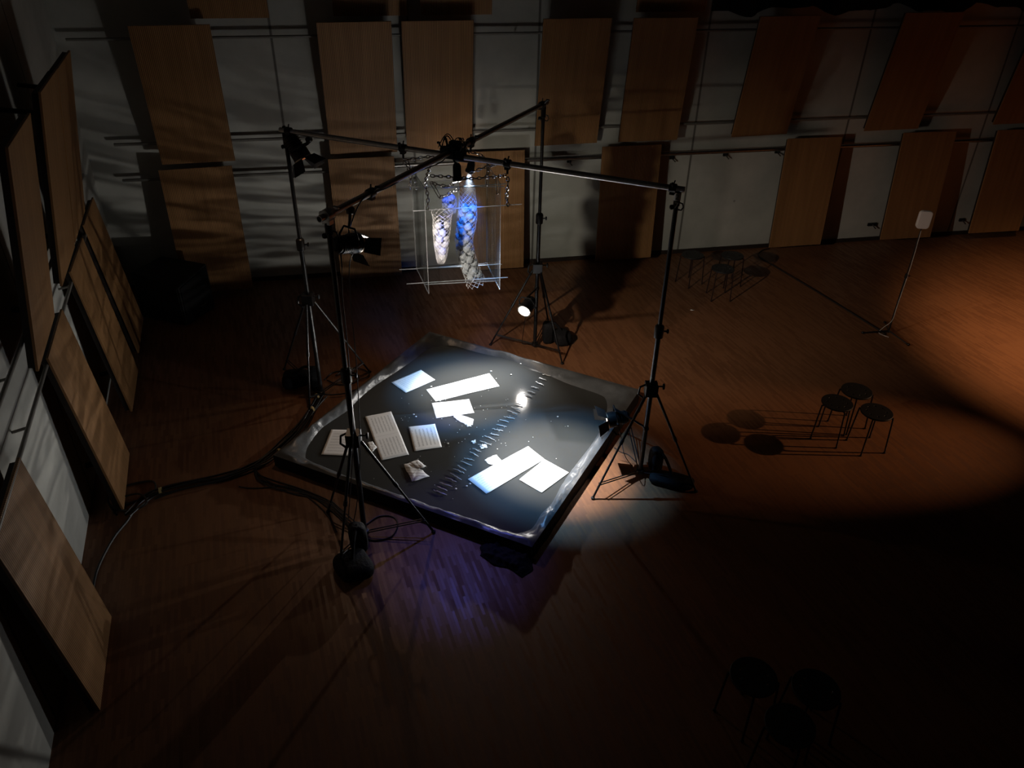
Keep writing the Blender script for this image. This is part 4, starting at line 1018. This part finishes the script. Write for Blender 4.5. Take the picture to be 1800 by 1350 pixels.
# ------------------------------------------------------------------ light
def spot(name, pos, aim, power, col, ang, blend=.3, size=.02):
    l = bpy.data.lights.new(name, 'SPOT'); l.energy = power; l.color = col; l.spot_size = radians(ang); l.spot_blend = blend; l.shadow_soft_size = size
    o = bpy.data.objects.new(name, l); COL.objects.link(o); o.location = pos
    o.rotation_euler = (V(aim) - V(pos)).to_track_quat('-Z', 'Y').to_euler(); return o
# the two small lamps under the crossing: white core with a bluish rim on the water
tA, tB = at(822, 692, ZW), at(965, 806, ZW)
spot('pin_light', lensB, tA, 1500, (1, .92, .82), 32, .85)
spot('pin_light_rim', lensB, tA, 520, (.20, .52, 1), 42, .6)
spot('pin_light', lensA, tB, 1500, (1, .92, .82), 32, .85)
spot('pin_light_rim', lensA, tB, 520, (.20, .52, 1), 42, .6)
# blue gel on the nets and on the floor in front of the basin
nt_ = aty(820, 332, Yn); nm_ = aty(818, 412, Yn)
spot('blue_light', V((nt_.x + .10, nt_.y - .46, 2.88)), nt_.lerp(nm_, .62), 190, (.015, .19, 1), 36, 1.0)
ns_ = aty(777, 380, Y2); ne_ = aty(775, 455, Y2)
spot('blue_light', V((ns_.x + .02, ns_.y - .20, 2.92)), ne_ + V((0, -.04, 0)), 260, (.05, .15, 1), 13, .9)
spot('blue_light', (C3[0].x + .08, C3[0].y - .26, 2.86), C3[len(C3) // 2], 45, (.02, .12, 1), 30, .9)
spot('blue_light', lensA + V((-.05, -.05, 0)), at(800, 940), 85, (.15, .18, 1), 36, .9)
# low lamps
dB = (CW + V((-.3, -.6, 0)) - posB).normalized(); dR = (CW + V((-.8, -.9, 0)) - posR).normalized()
spot('lamp_light', posB + dB * .06, posB + (V((-.35, 7.3, .1)) - posB), 85, (1, .97, .93), 112, 1.0)
spot('lamp_light', posR + dR * .09, posR + dR, 58, (.93, .97, 1), 84, .9)
dF = V((3.6, 5.4, -1.45)).normalized(); dL = (CW - posL).normalized()
spot('lamp_light', posF + dF * .075, posF + dF, 390, (1, .84, .68), 80, .7, .02)
spot('lamp_light', posL + dL * .09, posL + dL, 22, (1, .66, .42), 115, .8)
# lamps of the neighbouring set-up outside the picture at the right
spot('side_light', (9.8, 6.6, 2.95), (3.6, 6.72, 0), 640, (1, .57, .31), 21, 1.0, .03)
spot('pool_light', (5.0, 6.7, 5.4), (8.0, 8.8, 0), 1550, (1, .60, .32), 56, 1.0, .10)

# added lamp imitating light off rippling water; nodes put in waves and rim shadow
def ripple(name, pos, energy, col, zmin, az0, az1, contrast, soft=.03):
    l = bpy.data.lights.new(name, 'POINT'); l.energy = energy; l.color = col; l.shadow_soft_size = .02; l.use_nodes = True
    N, L = l.node_tree.nodes, l.node_tree.links; em = N['Emission']
    tc = N.new('ShaderNodeTexCoord'); sp_ = N.new('ShaderNodeSeparateXYZ'); L.new(tc.outputs['Normal'], sp_.inputs[0])
    mr = N.new('ShaderNodeMapRange'); mr.interpolation_type = 'SMOOTHSTEP'; mr.inputs['From Min'].default_value = zmin - soft; mr.inputs['From Max'].default_value = zmin + soft; L.new(sp_.outputs['Z'], mr.inputs['Value'])
    lo = N.new('ShaderNodeMapRange'); lo.inputs['From Min'].default_value = .0; lo.inputs['From Max'].default_value = .03; lo.inputs['To Max'].default_value = .5; L.new(sp_.outputs['Z'], lo.inputs['Value'])
    mm = N.new('ShaderNodeMath'); mm.operation = 'MAXIMUM'; L.new(mr.outputs[0], mm.inputs[0]); L.new(lo.outputs[0], mm.inputs[1])
    mp = N.new('ShaderNodeMapping'); mp.inputs['Scale'].default_value = (3.2, 3.2, 26); L.new(tc.outputs['Normal'], mp.inputs['Vector'])
    n_ = N.new('ShaderNodeTexNoise'); n_.inputs['Scale'].default_value = 1.0; n_.inputs['Detail'].default_value = 2.5; n_.inputs['Distortion'].default_value = 1.2; L.new(mp.outputs[0], n_.inputs['Vector'])
    rp = N.new('ShaderNodeMapRange'); rp.interpolation_type = 'SMOOTHSTEP'; rp.inputs['From Min'].default_value = .36; rp.inputs['From Max'].default_value = .66; rp.inputs['To Min'].default_value = 1 - contrast; rp.inputs['To Max'].default_value = 1 + contrast; L.new(n_.outputs['Fac'], rp.inputs['Value'])
    fd = N.new('ShaderNodeMapRange'); fd.inputs['From Min'].default_value = .25; fd.inputs['From Max'].default_value = .62; L.new(sp_.outputs['Z'], fd.inputs['Value'])
    mx = N.new('ShaderNodeMix'); L.new(fd.outputs[0], mx.inputs['Factor']); L.new(rp.outputs[0], mx.inputs[2]); mx.inputs[3].default_value = .42
    at_ = N.new('ShaderNodeMath'); at_.operation = 'ARCTAN2'; L.new(sp_.outputs['Y'], at_.inputs[0]); L.new(sp_.outputs['X'], at_.inputs[1])
    a1 = N.new('ShaderNodeMapRange'); a1.interpolation_type = 'SMOOTHSTEP'; a1.inputs['From Min'].default_value = az0; a1.inputs['From Max'].default_value = az1; L.new(at_.outputs[0], a1.inputs['Value'])
    # azimuth falls off toward the right-hand side of the room; the seam at -pi lies behind the left wall panels
    ab = N.new('ShaderNodeMath'); ab.operation = 'ABSOLUTE'; L.new(at_.outputs[0], ab.inputs[0]); L.new(ab.outputs[0], a1.inputs['Value'])
    m1 = N.new('ShaderNodeMath'); m1.operation = 'MULTIPLY'; L.new(mm.outputs[0], m1.inputs[0]); L.new(mx.outputs[0], m1.inputs[1])
    m2 = N.new('ShaderNodeMath'); m2.operation = 'MULTIPLY'; L.new(m1.outputs[0], m2.inputs[0]); L.new(a1.outputs[0], m2.inputs[1])
    L.new(m2.outputs[0], em.inputs['Strength'])
    o = bpy.data.objects.new(name, l); COL.objects.link(o); o.location = pos; return o
ripple('water_bounce_fill', (-.75, 7.1, ZW + .06), 55, (1, .96, .88), .16, .9, 1.7, .78)
# added area lamp just above the water, for the soft return from bright papers
l = bpy.data.lights.new('paper_bounce_fill', 'AREA'); l.shape = 'DISK'; l.size = .9; l.energy = 9; l.color = (1, .94, .85)
o = bpy.data.objects.new('paper_bounce_fill', l); COL.objects.link(o); o.location = (-.35, 6.9, ZW + .05); o.rotation_euler = (pi, 0, 0)

w = bpy.data.worlds.new('world'); S.world = w; w.use_nodes = True
w.node_tree.nodes['Background'].inputs['Color'].default_value = (.010, .009, .008, 1); w.node_tree.nodes['Background'].inputs['Strength'].default_value = .0

S.view_settings.view_transform = 'Standard'; S.view_settings.look = 'None'; S.view_settings.exposure = 0.2; S.view_settings.gamma = 1.0
S.view_settings.use_curve_mapping = False
try:
    S.cycles.use_denoising = True; S.cycles.max_bounces = 8; S.cycles.transparent_max_bounces = 16; S.cycles.sample_clamp_indirect = 3.0
    S.cycles.caustics_reflective = False; S.cycles.caustics_refractive = False
except Exception: pass
